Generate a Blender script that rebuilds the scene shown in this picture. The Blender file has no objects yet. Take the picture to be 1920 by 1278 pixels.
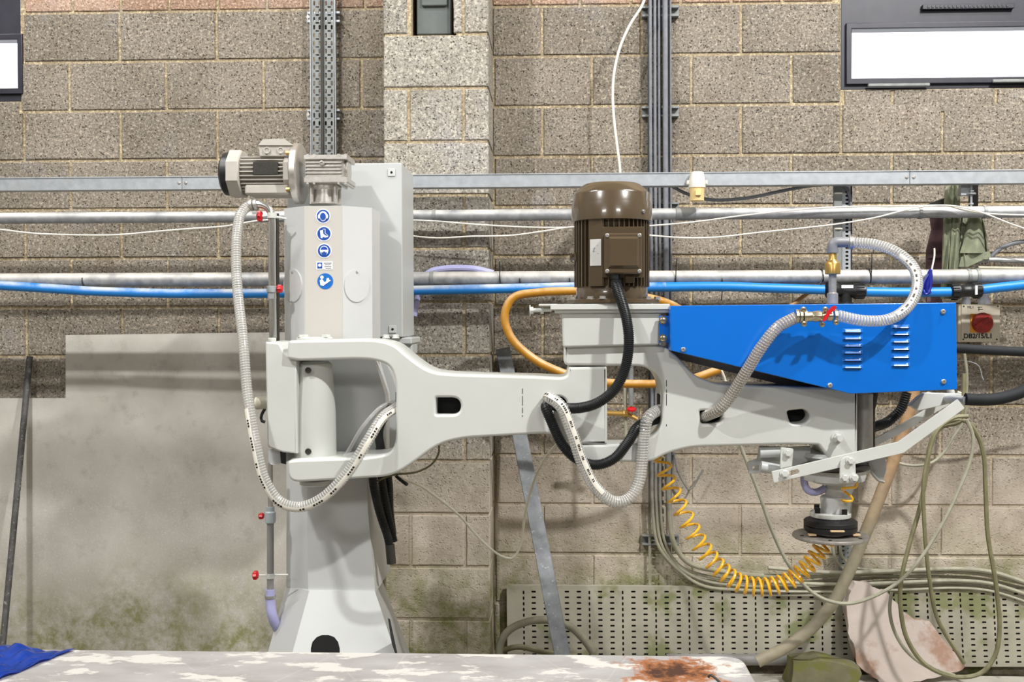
import bpy, bmesh, math, random
from mathutils import Vector, Matrix
random.seed(7)
C = bpy.context.scene.collection
PI = math.pi

# ------------------------------------------------------------------ camera, world, lights
SC = bpy.context.scene
FPX = 1965.0
cam_d = bpy.data.cameras.new('camera'); cam_d.sensor_width = 36.0; cam_d.lens = 36.0*FPX/1920.0
cam = bpy.data.objects.new('camera', cam_d); C.objects.link(cam)
CAMR = (Matrix.Rotation(math.radians(2.25), 4, 'Z') @ Matrix.Rotation(PI/2+math.radians(-1.14), 4, 'X')
        @ Matrix.Rotation(math.radians(-0.14), 4, 'Z'))
CAMC = Vector((0.16, -4.75, 1.6))
cam.matrix_world = Matrix.Translation(CAMC) @ CAMR
SC.camera = cam

w = bpy.data.worlds.new('overcast_sky'); SC.world = w; w.use_nodes = True
w.node_tree.nodes['Background'].inputs[0].default_value = (0.93, 0.96, 1.0, 1)
w.node_tree.nodes['Background'].inputs[1].default_value = 2.6

def area(name, loc, sx, sy, power, target=None, col=(1, .985, .965)):
    l = bpy.data.lights.new(name, 'AREA'); l.shape = 'RECTANGLE'; l.size = sx; l.size_y = sy
    l.energy = power; l.color = col
    o = bpy.data.objects.new(name, l); C.objects.link(o); o.location = loc
    if target:
        o.rotation_euler = (Vector(target)-Vector(loc)).to_track_quat('-Z', 'Y').to_euler()
    return o
for _x, _p in ((-2.4, .85), (3.0, 1.7)):
    area('strip_light_middle', (_x, -4.3, 5.4), .24, .13, 165*_p, (_x*.8, 0, 1.2))
for _x, _p in ((-2.4, .8), (2.6, 1.0)):
    area('strip_light_near', (_x, -2.1, 5.3), 1.5, .2, 100*_p, (_x*.9, -.6, 0.6))
for _x, _p in ((-3.0, 1.0), (2.4, 1.0)):
    area('fill_light_far', (_x, -8.6, 4.6), 1.5, .5, 70*_p, (_x*.6, 0, 1.0))  # unseen fill lamps added behind the camera to brighten the machine's front

SC.view_settings.view_transform = 'Standard'; SC.view_settings.look = 'None'
SC.view_settings.exposure = 0.13; SC.view_settings.gamma = 1.0
SC.view_settings.use_curve_mapping = False

# ------------------------------------------------------------------ helpers
def P(px, py, Y):
    d = CAMR.to_3x3() @ Vector(((px-960)/FPX, -(py-639)/FPX, -1))
    return CAMC + d*((Y-CAMC.y)/d.y)
def px2m(n, Y): return n*(Y-CAMC.y)/FPX
def S(r, g, b):
    f = lambda c: (c/255/12.92) if c/255 <= .04045 else ((c/255+.055)/1.055)**2.4
    return (f(r), f(g), f(b), 1)

def tag(o, label=None, cat=None, group=None, kind=None):
    if label: o['label'] = label
    if cat: o['category'] = cat
    if group: o['group'] = group
    if kind: o['kind'] = kind
    return o
WL = {}
def empty(name, loc, label=None, cat=None, group=None, kind=None):
    o = bpy.data.objects.new(name, None); C.objects.link(o); o.location = loc
    o.empty_display_size = .05; WL[o.name] = Vector(loc)
    return tag(o, label, cat, group, kind)
def link(name, me, m, parent=None, label=None, cat=None, group=None, kind=None, loc=None):
    if loc is None:
        vs = [v.co for v in me.vertices]
        lo = Vector((min(v[i] for v in vs) for i in range(3))); hi = Vector((max(v[i] for v in vs) for i in range(3)))
        loc = Vector(((lo.x+hi.x)/2, (lo.y+hi.y)/2, lo.z))
        me.transform(Matrix.Translation(-loc))
    loc = Vector(loc)
    if m is not None and len(me.materials) == 0: me.materials.append(m)
    o = bpy.data.objects.new(name, me); C.objects.link(o)
    if parent:
        o.parent = parent; o.location = loc - WL[parent.name]
    else: o.location = loc
    WL[o.name] = loc
    return tag(o, label, cat, group, kind)
def fin(bm, sharp=35, smooth=True):
    bmesh.ops.recalc_face_normals(bm, faces=bm.faces[:])
    me = bpy.data.meshes.new('m'); bm.to_mesh(me); bm.free()
    if smooth:
        for p in me.polygons: p.use_smooth = True
        me.set_sharp_from_angle(angle=math.radians(sharp))
    return me
def obj(name, bm, m, parent=None, label=None, cat=None, group=None, kind=None, sharp=35):
    return link(name, fin(bm, sharp), m, parent, label, cat, group, kind)

def box(bm, a, b, bev=0.0, seg=1):
    a = Vector(a); b = Vector(b)
    lo = Vector((min(a[i], b[i]) for i in range(3))); hi = Vector((max(a[i], b[i]) for i in range(3)))
    r = bmesh.ops.create_cube(bm, size=1.0)
    for v in r['verts']:
        v.co = Vector((lo[i]+(v.co[i]+.5)*(hi[i]-lo[i]) for i in range(3)))
    if bev > 0:
        es = set()
        for v in r['verts']: es.update(v.link_edges)
        bmesh.ops.bevel(bm, geom=list(es), offset=bev, segments=seg, affect='EDGES', profile=.5)
    return bm
def pbox(bm, x0, y0, x1, y1, Y, Y2, bev=0.0):
    "box whose front face (at Y) spans the given pixels, going back to Y2"
    a = P(x0, y0, Y); b = P(x1, y1, Y)
    return box(bm, (a.x, Y, a.z), (b.x, Y2, b.z), bev)
def prism(bm, pts, Y0, Y1):
    "pts: world (x,z) list"
    f = [bm.verts.new((p[0], Y0, p[1])) for p in pts]; b = [bm.verts.new((p[0], Y1, p[1])) for p in pts]
    bm.faces.new(f); bm.faces.new(b[::-1]); n = len(pts)
    for i in range(n): bm.faces.new((f[i], b[i], b[(i+1) % n], f[(i+1) % n]))
    return bm
def pprism(bm, pp, Y0, Y1): return prism(bm, [(P(x, y, Y0).x, P(x, y, Y0).z) for x, y in pp], Y0, Y1)
def loft(bm, rings, cap=True):
    R = [[bm.verts.new(p) for p in r] for r in rings]; n = len(R[0])
    for a, b in zip(R, R[1:]):
        for i in range(n): bm.faces.new((a[i], a[(i+1) % n], b[(i+1) % n], b[i]))
    if cap: bm.faces.new(R[0][::-1]); bm.faces.new(R[-1])
    return R
def lathe(bm, prof, o, axis=(0, 0, 1), seg=24, rot=0.0):
    "prof: (radius, height along axis)"
    o = Vector(o); ax = Vector(axis).normalized()
    q = ax.to_track_quat('Z', 'Y').to_matrix()
    rings = []
    for r, t in prof:
        r = max(r, 1e-5)
        rings.append([o + q @ Vector((r*math.cos(2*PI*i/seg+rot), r*math.sin(2*PI*i/seg+rot), t)) for i in range(seg)])
    loft(bm, rings); return bm
def cyl(bm, a, b, r, seg=16, bev=0.0, r2=None):
    a = Vector(a); b = Vector(b); L = (b-a).length; r2 = r if r2 is None else r2
    pr = [(r, 0), (r2, L)] if bev == 0 else [(r-bev, 0), (r, bev), (r2, L-bev), (r2-bev, L)]
    return lathe(bm, pr, a, b-a, seg)
def hexbolt(bm, p, r, h, d=(0, -1, 0), wash=True):
    p = Vector(p); d = Vector(d).normalized()
    if wash: lathe(bm, [(r*1.35, 0), (r*1.35, h*.25)], p, d, 14)
    lathe(bm, [(r, h*.2), (r, h*.9), (r*.85, h)], p, d, 6)
def crom(pts, step):
    pts = [Vector(p) for p in pts]
    if len(pts) == 2:
        n = max(2, int((pts[1]-pts[0]).length/step)); return [pts[0].lerp(pts[1], i/n) for i in range(n+1)]
    q = [pts[0]*2-pts[1]] + pts + [pts[-1]*2-pts[-2]]
    out = []
    for i in range(1, len(q)-2):
        p0, p1, p2, p3 = q[i-1:i+3]
        t0 = 0; t1 = max((p1-p0).length, 1e-6)**.5; t2 = t1+max((p2-p1).length, 1e-6)**.5; t3 = t2+max((p3-p2).length, 1e-6)**.5
        n = max(4, int((p2-p1).length/step*1.3))
        for k in range(n):
            t = t1+(t2-t1)*k/n
            A1 = p0*((t1-t)/(t1-t0))+p1*((t-t0)/(t1-t0)); A2 = p1*((t2-t)/(t2-t1))+p2*((t-t1)/(t2-t1)); A3 = p2*((t3-t)/(t3-t2))+p3*((t-t2)/(t3-t2))
            B1 = A1*((t2-t)/(t2-t0))+A2*((t-t0)/(t2-t0)); B2 = A2*((t3-t)/(t3-t1))+A3*((t-t1)/(t3-t1))
            out.append(B1*((t2-t)/(t2-t1))+B2*((t-t1)/(t2-t1)))
    out.append(q[-2])
    # even resample
    L = [0]
    for a, b in zip(out, out[1:]): L.append(L[-1]+(b-a).length)
    n = max(2, int(round(L[-1]/step))); res = []; j = 0
    for i in range(n+1):
        s = L[-1]*i/n
        while j < len(L)-2 and L[j+1] < s: j += 1
        d = L[j+1]-L[j]; res.append(out[j].lerp(out[j+1], 0 if d < 1e-9 else min(1, (s-L[j])/d)))
    return res
def frames(pts):
    F = []; n = len(pts); up = None
    for i in range(n):
        t = (pts[min(i+1, n-1)]-pts[max(i-1, 0)])
        t = t.normalized() if t.length > 1e-9 else (F[-1][0] if F else Vector((0, 0, 1)))
        if up is None:
            up = Vector((0, -1, 0)) if abs(t.y) < .9 else Vector((0, 0, 1))
        u = up - t*up.dot(t); u = u.normalized() if u.length > 1e-6 else t.orthogonal().normalized()
        up = u; F.append((t, u, t.cross(u)))
    return F
def sweep(bm, pts, rad, seg=10, cap=True):
    F = frames(pts); rings = []
    for i, p in enumerate(pts):
        r = rad(i) if callable(rad) else rad
        t, u, v = F[i]
        rings.append([p + (u*math.cos(2*PI*k/seg)+v*math.sin(2*PI*k/seg))*r for k in range(seg)])
    loft(bm, rings, cap)
def tube(bm, pts, r, step=.012, seg=10):
    sweep(bm, crom(pts, step), r, seg); return bm
def corr(bm, pts, r, pitch=.0055, depth=.12, seg=14):
    "corrugated tube"
    pat = (1, 1, 1-depth, 1-depth)
    sweep(bm, crom(pts, pitch/4), lambda i: r*pat[i % 4], seg); return bm
def pp(lst, Y=None):
    return [P(q[0], q[1], q[2] if len(q) > 2 else Y) for q in lst]
def helix(bm, pts, R, pitch, wr, seg=5, per=10, stretch=None):
    base = crom(pts, .004); F = frames(base); L = 0; out = []; ph = 0.0
    cum = [0]
    for a, b in zip(base, base[1:]): cum.append(cum[-1]+(b-a).length)
    T = cum[-1]; s = 0.0; j = 0
    while s < T:
        while j < len(cum)-2 and cum[j+1] < s: j += 1
        k = (s-cum[j])/max(1e-9, cum[j+1]-cum[j]); p = base[j].lerp(base[j+1], min(1, k)); t, u, v = F[j]
        rr = R(s/T) if callable(R) else R
        out.append(p+(u*math.cos(ph)+v*math.sin(ph))*rr)
        pt = pitch(s/T) if callable(pitch) else pitch
        ph += 2*PI/per; s += pt/per
    sweep(bm, out, wr, seg); return bm
def stripe(bm, pts, r, hw, s0=0, s1=1, ang=0.0, step=.006, off=.0006):
    base = crom(pts, step); n = len(base); a, b = int(s0*(n-1)), max(int(s0*(n-1))+1, int(s1*(n-1)))
    F = []
    prev = None
    for i in range(a, b+1):
        t = (base[min(i+1, n-1)]-base[max(i-1, 0)]).normalized()
        d = Vector((0, -1, 0)); u = (d-t*d.dot(t)).normalized(); v = t.cross(u)
        F.append([base[i]+(u*math.cos(ang+q)+v*math.sin(ang+q))*(r+off) for q in (-hw, -hw/2, 0, hw/2, hw)])
    R = [[bm.verts.new(p) for p in q] for q in F]
    for x, y in zip(R, R[1:]):
        for k in range(4): bm.faces.new((x[k], x[k+1], y[k+1], y[k]))
def fillet(pts, seg=6):
    "pts (x,y) or (x,y,r): closed polygon with rounded corners, any units"
    out = []; n = len(pts)
    for i, p in enumerate(pts):
        r = p[2] if len(p) > 2 else 0
        v = Vector(p[:2])
        if r <= 0: out.append(v); continue
        a = Vector(pts[i-1][:2])-v; b = Vector(pts[(i+1) % n][:2])-v
        ra = min(r, a.length*.49); rb = min(r, b.length*.49)
        A = v+a.normalized()*ra; B = v+b.normalized()*rb
        for k in range(seg+1):
            t = k/seg; out.append(A*(1-t)**2+v*2*t*(1-t)+B*t*t)
    return out
def plate(outline, holes, Y0, Y1, bev=.0, px=True, bres=2):
    "2D outline with holes -> extruded bevelled mesh between Y0 (front) and Y1"
    cu = bpy.data.curves.new('c', 'CURVE'); cu.dimensions = '2D'; cu.fill_mode = 'BOTH'
    for poly in [outline]+list(holes):
        q = [((P(a[0], a[1], Y0).x, P(a[0], a[1], Y0).z) if px else (a[0], a[1])) for a in poly]
        sp = cu.splines.new('POLY'); sp.points.add(len(q)-1); sp.use_cyclic_u = True
        for k, a in enumerate(q): sp.points[k].co = (a[0], a[1], 0, 1)
    th = abs(Y1-Y0); cu.extrude = max(0.0, th/2-bev); cu.bevel_depth = bev; cu.bevel_resolution = bres; cu.offset = -bev
    o = bpy.data.objects.new('tmp', cu); C.objects.link(o)
    dg = bpy.context.evaluated_depsgraph_get(); dg.update()
    me = bpy.data.meshes.new_from_object(o.evaluated_get(dg))
    bpy.data.objects.remove(o); bpy.data.curves.remove(cu)
    yc = (Y0+Y1)/2
    for v in me.vertices: v.co = Vector((v.co.x, yc-v.co.z, v.co.y))
    me.materials.clear()
    for p in me.polygons: p.use_smooth = True
    me.set_sharp_from_angle(angle=math.radians(40))
    return me
def slot(cx, cy, w, h, n=4):
    "stadium polygon"
    r = min(w, h)/2; out = []
    for s in range(2*n+2):
        a = PI*s/n if s <= n else PI*(s-1)/n
        if w >= h:
            c = (w/2-r); ox = c if s > n else -c
            a = a+PI/2; out.append((cx+ox+r*math.cos(a), cy+r*math.sin(a)))
        else:
            c = (h/2-r); oy = c if s <= n else -c
            out.append((cx+r*math.cos(a), cy+oy+r*math.sin(a)))
    return out
def text(s, size, loc, m, parent, name='lettering', bold=0.0, ext=.0004, rx=PI/2, ry=0):
    cu = bpy.data.curves.new('t', 'FONT'); cu.body = s; cu.size = size; cu.extrude = ext; cu.offset = bold
    cu.align_x = 'CENTER'; cu.align_y = 'CENTER'
    o = bpy.data.objects.new('tmp', cu); C.objects.link(o)
    dg = bpy.context.evaluated_depsgraph_get(); dg.update()
    me = bpy.data.meshes.new_from_object(o.evaluated_get(dg)); bpy.data.objects.remove(o)
    me.transform(Matrix.Translation(loc) @ Matrix.Rotation(rx, 4, 'X') @ Matrix.Rotation(ry, 4, 'Z')); me.materials.clear()
    return link(name, me, m, parent)

# ------------------------------------------------------------------ materials
def nt(name):
    m = bpy.data.materials.new(name); m.use_nodes = True; t = m.node_tree
    return m, t, t.nodes['Principled BSDF'], t.nodes, t.links
def mixc(N, L, fac, a, b, mode='MIX'):
    n = N.new('ShaderNodeMix'); n.data_type = 'RGBA'; n.blend_type = mode
    for s, v in ((n.inputs[0], fac), (n.inputs[6], a), (n.inputs[7], b)):
        if hasattr(v, 'is_linked') or hasattr(v, 'links'): L.new(v, s)
        else: s.default_value = v
    return n.outputs[2]
def ramp(N, L, v, a, b):
    n = N.new('ShaderNodeMapRange'); n.inputs[1].default_value = a; n.inputs[2].default_value = b; L.new(v, n.inputs[0]); return n.outputs[0]
def noise(N, L, vec, sc, det=3, rough=.55):
    n = N.new('ShaderNodeTexNoise'); n.inputs['Scale'].default_value = sc; n.inputs['Detail'].default_value = det
    n.inputs['Roughness'].default_value = rough; L.new(vec, n.inputs['Vector']); return n.outputs[0]
def mth(N, L, op, a, b=0.0):
    n = N.new('ShaderNodeMath'); n.operation = op
    for s, v in ((n.inputs[0], a), (n.inputs[1], b)):
        if hasattr(v, 'links'): L.new(v, s)
        else: s.default_value = v
    return n.outputs[0]
def mat(name, rgb, rough=.5, metal=0.0, var=.08, sc=14, bump=0.0, bsc=200, dust=None, spots=None, coat=0.0, alpha=1.0, spec=.5, tr=0.0):
    m, t, B, N, L = nt(name)
    pos = N.new('ShaderNodeNewGeometry').outputs['Position']
    c = rgb
    if var > 0:
        a = tuple(x*(1-var) for x in rgb[:3])+(1,); b = tuple(min(1, x*(1+var)) for x in rgb[:3])+(1,)
        c = mixc(N, L, ramp(N, L, noise(N, L, pos, sc), .3, .7), a, b)
    if spots:
        c = mixc(N, L, mth(N, L, 'MULTIPLY', ramp(N, L, noise(N, L, pos, spots[1], 5), spots[2], spots[2]+.08), spots[3] if len(spots) > 3 else 1.0), c, spots[0])
    if dust:
        g = N.new('ShaderNodeNewGeometry'); sx = N.new('ShaderNodeSeparateXYZ'); L.new(g.outputs['Normal'], sx.inputs[0])
        f = mth(N, L, 'MULTIPLY', mth(N, L, 'MULTIPLY', ramp(N, L, sx.outputs[2], -.1, .6), ramp(N, L, noise(N, L, pos, dust[2] if len(dust) > 2 else 18, 4), .3, .6)), dust[1])
        c = mixc(N, L, f, c, dust[0]); B.inputs['Roughness'].default_value = rough
    if hasattr(c, 'links'): L.new(c, B.inputs['Base Color'])
    else: B.inputs['Base Color'].default_value = c
    B.inputs['Roughness'].default_value = rough; B.inputs['Metallic'].default_value = metal
    B.inputs['Specular IOR Level'].default_value = spec
    B.inputs['Coat Weight'].default_value = coat; B.inputs['Coat Roughness'].default_value = .08
    B.inputs['Alpha'].default_value = alpha; B.inputs['Transmission Weight'].default_value = tr
    if bump > 0:
        b = N.new('ShaderNodeBump'); b.inputs['Strength'].default_value = bump; b.inputs['Distance'].default_value = .002
        L.new(noise(N, L, pos, bsc, 4), b.inputs['Height']); L.new(b.outputs[0], B.inputs['Normal'])
    return m

def block_mat(name, base, base2, dusty=True, pores=True, porestr=1.0):
    m, t, B, N, L = nt(name)
    pos = N.new('ShaderNodeNewGeometry').outputs['Position']; oi = N.new('ShaderNodeObjectInfo').outputs['Random']
    sx = N.new('ShaderNodeSeparateXYZ'); L.new(pos, sx.inputs[0])
    big = noise(N, L, pos, 3.2, 4); mid = noise(N, L, pos, 80, 4, .7); fine = noise(N, L, pos, 125, 3, .65)
    c = mixc(N, L, ramp(N, L, big, .3, .7), base, base2)
    c = mixc(N, L, mth(N, L, 'MULTIPLY', ramp(N, L, noise(N, L, pos, 5.5, 5), .52, .72), .4), c, S(116, 98, 76))
    c = mixc(N, L, mth(N, L, 'MULTIPLY', ramp(N, L, noise(N, L, pos, 4.1, 3), .58, .75), .5), c, S(176, 172, 176))
    # per block tone
    tone = N.new('ShaderNodeMapRange'); L.new(oi, tone.inputs[0]); tone.inputs[3].default_value = .84; tone.inputs[4].default_value = 1.14
    tc = N.new('ShaderNodeCombineXYZ')
    for i in range(3): L.new(tone.outputs[0], tc.inputs[i])
    c = mixc(N, L, 1.0, c, tc.outputs[0], 'MULTIPLY')
    # aggregate grain
    g = ramp(N, L, fine, .32, .68)
    c = mixc(N, L, mth(N, L, 'MULTIPLY', mth(N, L, 'SUBTRACT', 1.0, g), .8), c, (base[0]*.35, base[1]*.35, base[2]*.33, 1))
    c = mixc(N, L, mth(N, L, 'MULTIPLY', ramp(N, L, mid, .52, .66), .5), c, (min(1, base2[0]*1.9), min(1, base2[1]*1.88), min(1, base2[2]*1.8), 1))
    vo = N.new('ShaderNodeTexVoronoi'); vo.inputs['Scale'].default_value = 105; vo.inputs['Randomness'].default_value = 1
    L.new(pos, vo.inputs['Vector'])
    gate = ramp(N, L, noise(N, L, pos, 48, 2), .46, .6)
    pore = mth(N, L, 'MULTIPLY', mth(N, L, 'SUBTRACT', 1.0, ramp(N, L, vo.outputs[0], .2, .46)), gate)
    zdust_light = ramp(N, L, mth(N, L, 'ADD', sx.outputs[2], mth(N, L, 'MULTIPLY', big, .35)), 1.32, .98)
    if pores:
        pf = mth(N, L, 'MULTIPLY', pore, mth(N, L, 'SUBTRACT', .85*porestr, mth(N, L, 'MULTIPLY', zdust_light, .4*porestr)))
        c = mixc(N, L, pf, c, S(38, 34, 28))
    if dusty:
        dc = mixc(N, L, ramp(N, L, noise(N, L, pos, 7, 4), .35, .68), S(186, 173, 156), S(220, 209, 193))
        c = mixc(N, L, mth(N, L, 'MULTIPLY', zdust_light, .74), c, dc)  # dust low on the wall, paled further to paint in stronger light
        # algae near the floor
        ag = mth(N, L, 'MULTIPLY', ramp(N, L, mth(N, L, 'ADD', sx.outputs[2], mth(N, L, 'MULTIPLY', noise(N, L, pos, 2.6, 4), .5)), .93, .6), ramp(N, L, noise(N, L, pos, 9, 5, .65), .38, .62))
        c = mixc(N, L, mth(N, L, 'MULTIPLY', ag, .85), c, S(112, 116, 58))
    L.new(c, B.inputs['Base Color']); B.inputs['Roughness'].default_value = .92; B.inputs['Specular IOR Level'].default_value = .2
    b = N.new('ShaderNodeBump'); b.inputs['Strength'].default_value = .7; b.inputs['Distance'].default_value = .004
    h = mth(N, L, 'SUBTRACT', mth(N, L, 'ADD', mth(N, L, 'MULTIPLY', fine, .5), mid), mth(N, L, 'MULTIPLY', pore, .9))
    L.new(h, b.inputs['Height']); L.new(b.outputs[0], B.inputs['Normal'])
    return m

M = {}
M['block'] = block_mat('aggregate_block', S(136, 128, 116), S(166, 156, 143))
M['pblock'] = block_mat('pier_block', S(162, 157, 147), S(184, 178, 168))
M['brick'] = block_mat('clay_brick', S(170, 138, 116), S(192, 168, 150), dusty=False, pores=True, porestr=.35)
M['mortar'] = block_mat('mortar', S(178, 160, 130), S(196, 180, 152), pores=False)
M['sheet'] = None
def sheet_mat():
    m, t, B, N, L = nt('cement_sheet')
    pos = N.new('ShaderNodeNewGeometry').outputs['Position']; sx = N.new('ShaderNodeSeparateXYZ'); L.new(pos, sx.inputs[0])
    c = mixc(N, L, ramp(N, L, noise(N, L, pos, 3, 5), .3, .7), S(176, 171, 162), S(206, 202, 194))
    sp = mth(N, L, 'MULTIPLY', ramp(N, L, noise(N, L, pos, 110, 3, .7), .55, .72), ramp(N, L, sx.outputs[2], 1.15, .75))
    c = mixc(N, L, mth(N, L, 'MULTIPLY', sp, .55), c, S(226, 222, 212))
    dk = ramp(N, L, noise(N, L, pos, 11, 5, .7), .55, .75)
    c = mixc(N, L, mth(N, L, 'MULTIPLY', dk, .35), c, S(120, 112, 98))
    ag = mth(N, L, 'MULTIPLY', ramp(N, L, mth(N, L, 'ADD', sx.outputs[2], mth(N, L, 'MULTIPLY', noise(N, L, pos, 2.6, 4), .6)), .86, .42), ramp(N, L, noise(N, L, pos, 12, 6, .75), .36, .62))
    c = mixc(N, L, mth(N, L, 'MULTIPLY', ag, .9), c, S(120, 120, 62))
    L.new(c, B.inputs['Base Color']); B.inputs['Roughness'].default_value = .75
    b = N.new('ShaderNodeBump'); b.inputs['Strength'].default_value = .3; b.inputs['Distance'].default_value = .002
    L.new(noise(N, L, pos, 150, 3), b.inputs['Height']); L.new(b.outputs[0], B.inputs['Normal'])
    return m
M['sheet'] = sheet_mat()
M['paint'] = mat('pale_grey_paint', S(206, 208, 203), .34, var=.03, sc=5, coat=.25, bump=.05, bsc=25)
M['paint2'] = mat('grey_powder_coat', S(200, 202, 201), .45, var=.02, sc=6)
M['cab'] = mat('cabinet_paint', S(188, 191, 190), .42, var=.02, sc=6)
M['facet'] = mat('warm_grey_front', S(194, 191, 184), .42, var=.02, sc=6)
M['blue'] = mat('blue_gloss_paint', S(0, 106, 204), .3, var=.03, sc=4, coat=.35, bump=.03, bsc=12)
M['brown'] = mat('brown_gloss_paint', S(80, 67, 50), .25, var=.05, sc=10, coat=.6, bump=.06, bsc=40)
M['galv'] = mat('galvanised_steel', S(166, 171, 176), .5, metal=.55, var=.12, sc=30, dust=(S(205, 200, 190), .45))
M['galvdull'] = mat('dull_galvanised', S(128, 132, 132), .6, metal=.35, var=.18, sc=25, dust=(S(190, 186, 175), .5))
M['pipe'] = mat('dusty_galvanised_pipe', S(150, 152, 155), .55, metal=.35, var=.2, sc=22, dust=(S(226, 222, 212), .85, 9))
M['pipeB'] = mat('worn_galvanised_pipe', S(152, 153, 154), .55, metal=.3, var=.25, sc=30, dust=(S(220, 214, 204), .75, 7))
M['bluepipe'] = mat('blue_plastic_pipe', S(20, 128, 214), .4, var=.06, sc=20)
M['bluedust'] = mat('dusty_blue_pipe', S(28, 124, 204), .5, var=.06, sc=20, dust=(S(196, 200, 200), .95, 10))
M['alu'] = mat('cast_aluminium', S(196, 192, 186), .36, metal=.75, var=.1, sc=40, bump=.2, bsc=120)
M['aludark'] = mat('motor_casing', S(150, 146, 138), .5, metal=.2, var=.08, sc=40)
M['motorlight'] = mat('light_motor_paint', S(186, 181, 172), .5, metal=.05, var=.05, sc=30)
M['chrome'] = mat('polished_steel', S(205, 203, 198), .2, metal=.85, var=.03)
M['steel'] = mat('brushed_steel', S(176, 173, 168), .38, metal=.6, var=.08, sc=60)
M['darksteel'] = mat('dark_steel', S(70, 68, 64), .5, metal=.5, var=.1)
M['black'] = mat('black_plastic', S(22, 24, 26), .4, var=.05)
M['blackrub'] = mat('black_rubber', S(30, 30, 32), .5, var=.1, sc=60, bump=.15, bsc=90)
M['foam'] = mat('black_foam', S(20, 24, 28), .75, var=.1)
M['brass'] = mat('brass', S(206, 168, 98), .3, metal=.8, var=.05)
M['brassp'] = mat('pale_brass', S(220, 190, 150), .35, metal=.2, var=.05)
M['nickel'] = mat('nickel_brass', S(206, 196, 170), .25, metal=.9, var=.08)
M['red'] = mat('red_plastic', S(196, 24, 34), .35, var=.05)
M['white'] = mat('white_plastic', S(226, 222, 210), .45, var=.04)
M['cream'] = mat('cream_cable', S(214, 210, 192), .5, var=.06)
M['yellowplastic'] = mat('yellowed_plastic', S(230, 200, 140), .45, var=.06)
M['stick_white'] = mat('sticker_white', S(232, 234, 238), .5, var=0)
M['stick_blue'] = mat('sticker_blue', S(12, 74, 164), .45, var=0)
M['stick_blue2'] = mat('bright_sticker_blue', S(10, 104, 190), .45, var=0)
M['hose'] = mat('clear_pvc', S(196, 196, 192), .12, var=.03, alpha=.34, coat=.8)
M['spiral'] = mat('hose_spiral', S(222, 220, 214), .25, var=.03, coat=.5, alpha=.9)
M['bronzehose'] = mat('smoky_clear_pvc', S(168, 158, 146), .15, var=.03, alpha=.5, coat=.6)
M['purple'] = mat('lilac_pvc', S(182, 182, 226), .35, var=.06, alpha=.92)
M['orangehose'] = mat('ochre_hose', S(184, 128, 34), .4, var=.15, sc=14, dust=(S(215, 195, 160), .6, 14))
M['orangepipe'] = mat('ochre_pipe', S(176, 134, 78), .5, var=.15, sc=14, dust=(S(205, 190, 165), .5, 14))
M['coil'] = mat('yellow_pu', S(248, 190, 44), .3, var=.06, sc=30, coat=.4)
M['conduit'] = mat('grey_cable_sheath', S(128, 130, 132), .55, var=.12, sc=25, dust=(S(200, 195, 180), .4))
M['oldcable'] = mat('dusty_cable_sheath', S(150, 148, 130), .6, var=.12, sc=18, dust=(S(190, 186, 165), .5))
M['olive'] = mat('olive_cable_sheath', S(118, 114, 84), .55, var=.15, sc=18, dust=(S(180, 176, 150), .45))
M['greyhose'] = mat('grey_pvc', S(140, 138, 136), .5, var=.06)
M['pvc'] = mat('grey_pvc_fitting', S(122, 124, 128), .4, var=.05)
M['pvclight'] = mat('pale_grey_pvc', S(168, 178, 180), .4, var=.05)

M['frame'] = mat('window_frame', S(30, 30, 42), .45, var=.2, sc=12, dust=(S(130, 126, 128), .2))
M['moss'] = mat('mossy_stone', S(118, 114, 88), .85, var=.2, sc=9, bump=.6, bsc=50, spots=(S(110, 112, 52), 10, .5, .8))
M['stone'] = mat('pink_limestone', S(196, 184, 176), .8, var=.08, sc=6, bump=.4, bsc=60, spots=(S(158, 118, 94), 4.5, .52, .8))
M['floorstone'] = mat('pale_paving', S(186, 182, 172), .85, var=.15, sc=7, bump=.3, bsc=60, spots=(S(120, 114, 90), 6, .55, .7))
M['floor'] = mat('concrete_floor', S(140, 134, 122), .85, var=.18, sc=4, bump=.3, bsc=60)
M['shell'] = mat('shed_lining', S(150, 148, 142), .9, var=.08, sc=2)
M['strap'] = mat('green_webbing', S(126, 132, 108), .8, var=.2, sc=20, bump=.4, bsc=150, dust=(S(182, 184, 160), .5))
M['maroon'] = mat('maroon_bracket', S(92, 66, 72), .6, var=.2, sc=14)
M['bluestring'] = mat('dark_blue_plastic', S(30, 40, 140), .35, var=.1)
M['bluefilm'] = mat('blue_polythene', S(0, 72, 186), .1, var=.2, sc=12, coat=.8, bump=.8, bsc=30)
M['board'] = mat('brown_board', S(168, 118, 74), .7, var=.08, sc=10)
M['beigebox'] = mat('beige_enclosure', S(196, 188, 170), .5, var=.05)
M['orange'] = mat('orange_plate', S(222, 150, 40), .5, var=.05)
M['redknob'] = mat('dusty_red_knob', S(150, 40, 34), .45, var=.25, sc=40)
M['ink'] = mat('black_ink', S(24, 22, 22), .6, var=0)
M['hole'] = mat('recess_shade', S(10, 10, 10), .9, var=0)  # flat black standing in for the shade inside holes and slots
M['rust'] = mat('rusty_steel', S(110, 78, 58), .6, metal=.3, var=.3, sc=60)
M['mirror'] = mat('bright_nameplate', S(228, 228, 226), .2, metal=.3, var=.03, spots=(S(60, 60, 90), 90, .62, .8))
M['sign_dark'] = mat('engraved_plate', S(60, 58, 54), .45, metal=.5, var=.2, sc=150)
M['tray'] = mat('perforated_tray', S(170, 166, 150), .6, metal=.1, var=.15, sc=7, spots=(S(112, 120, 62), 5, .52, .7))
M['galvpost'] = mat('galvanised_post', S(138, 142, 146), .5, metal=.4, var=.22, sc=22, spots=(S(186, 188, 190), 60, .6, .7))
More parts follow.
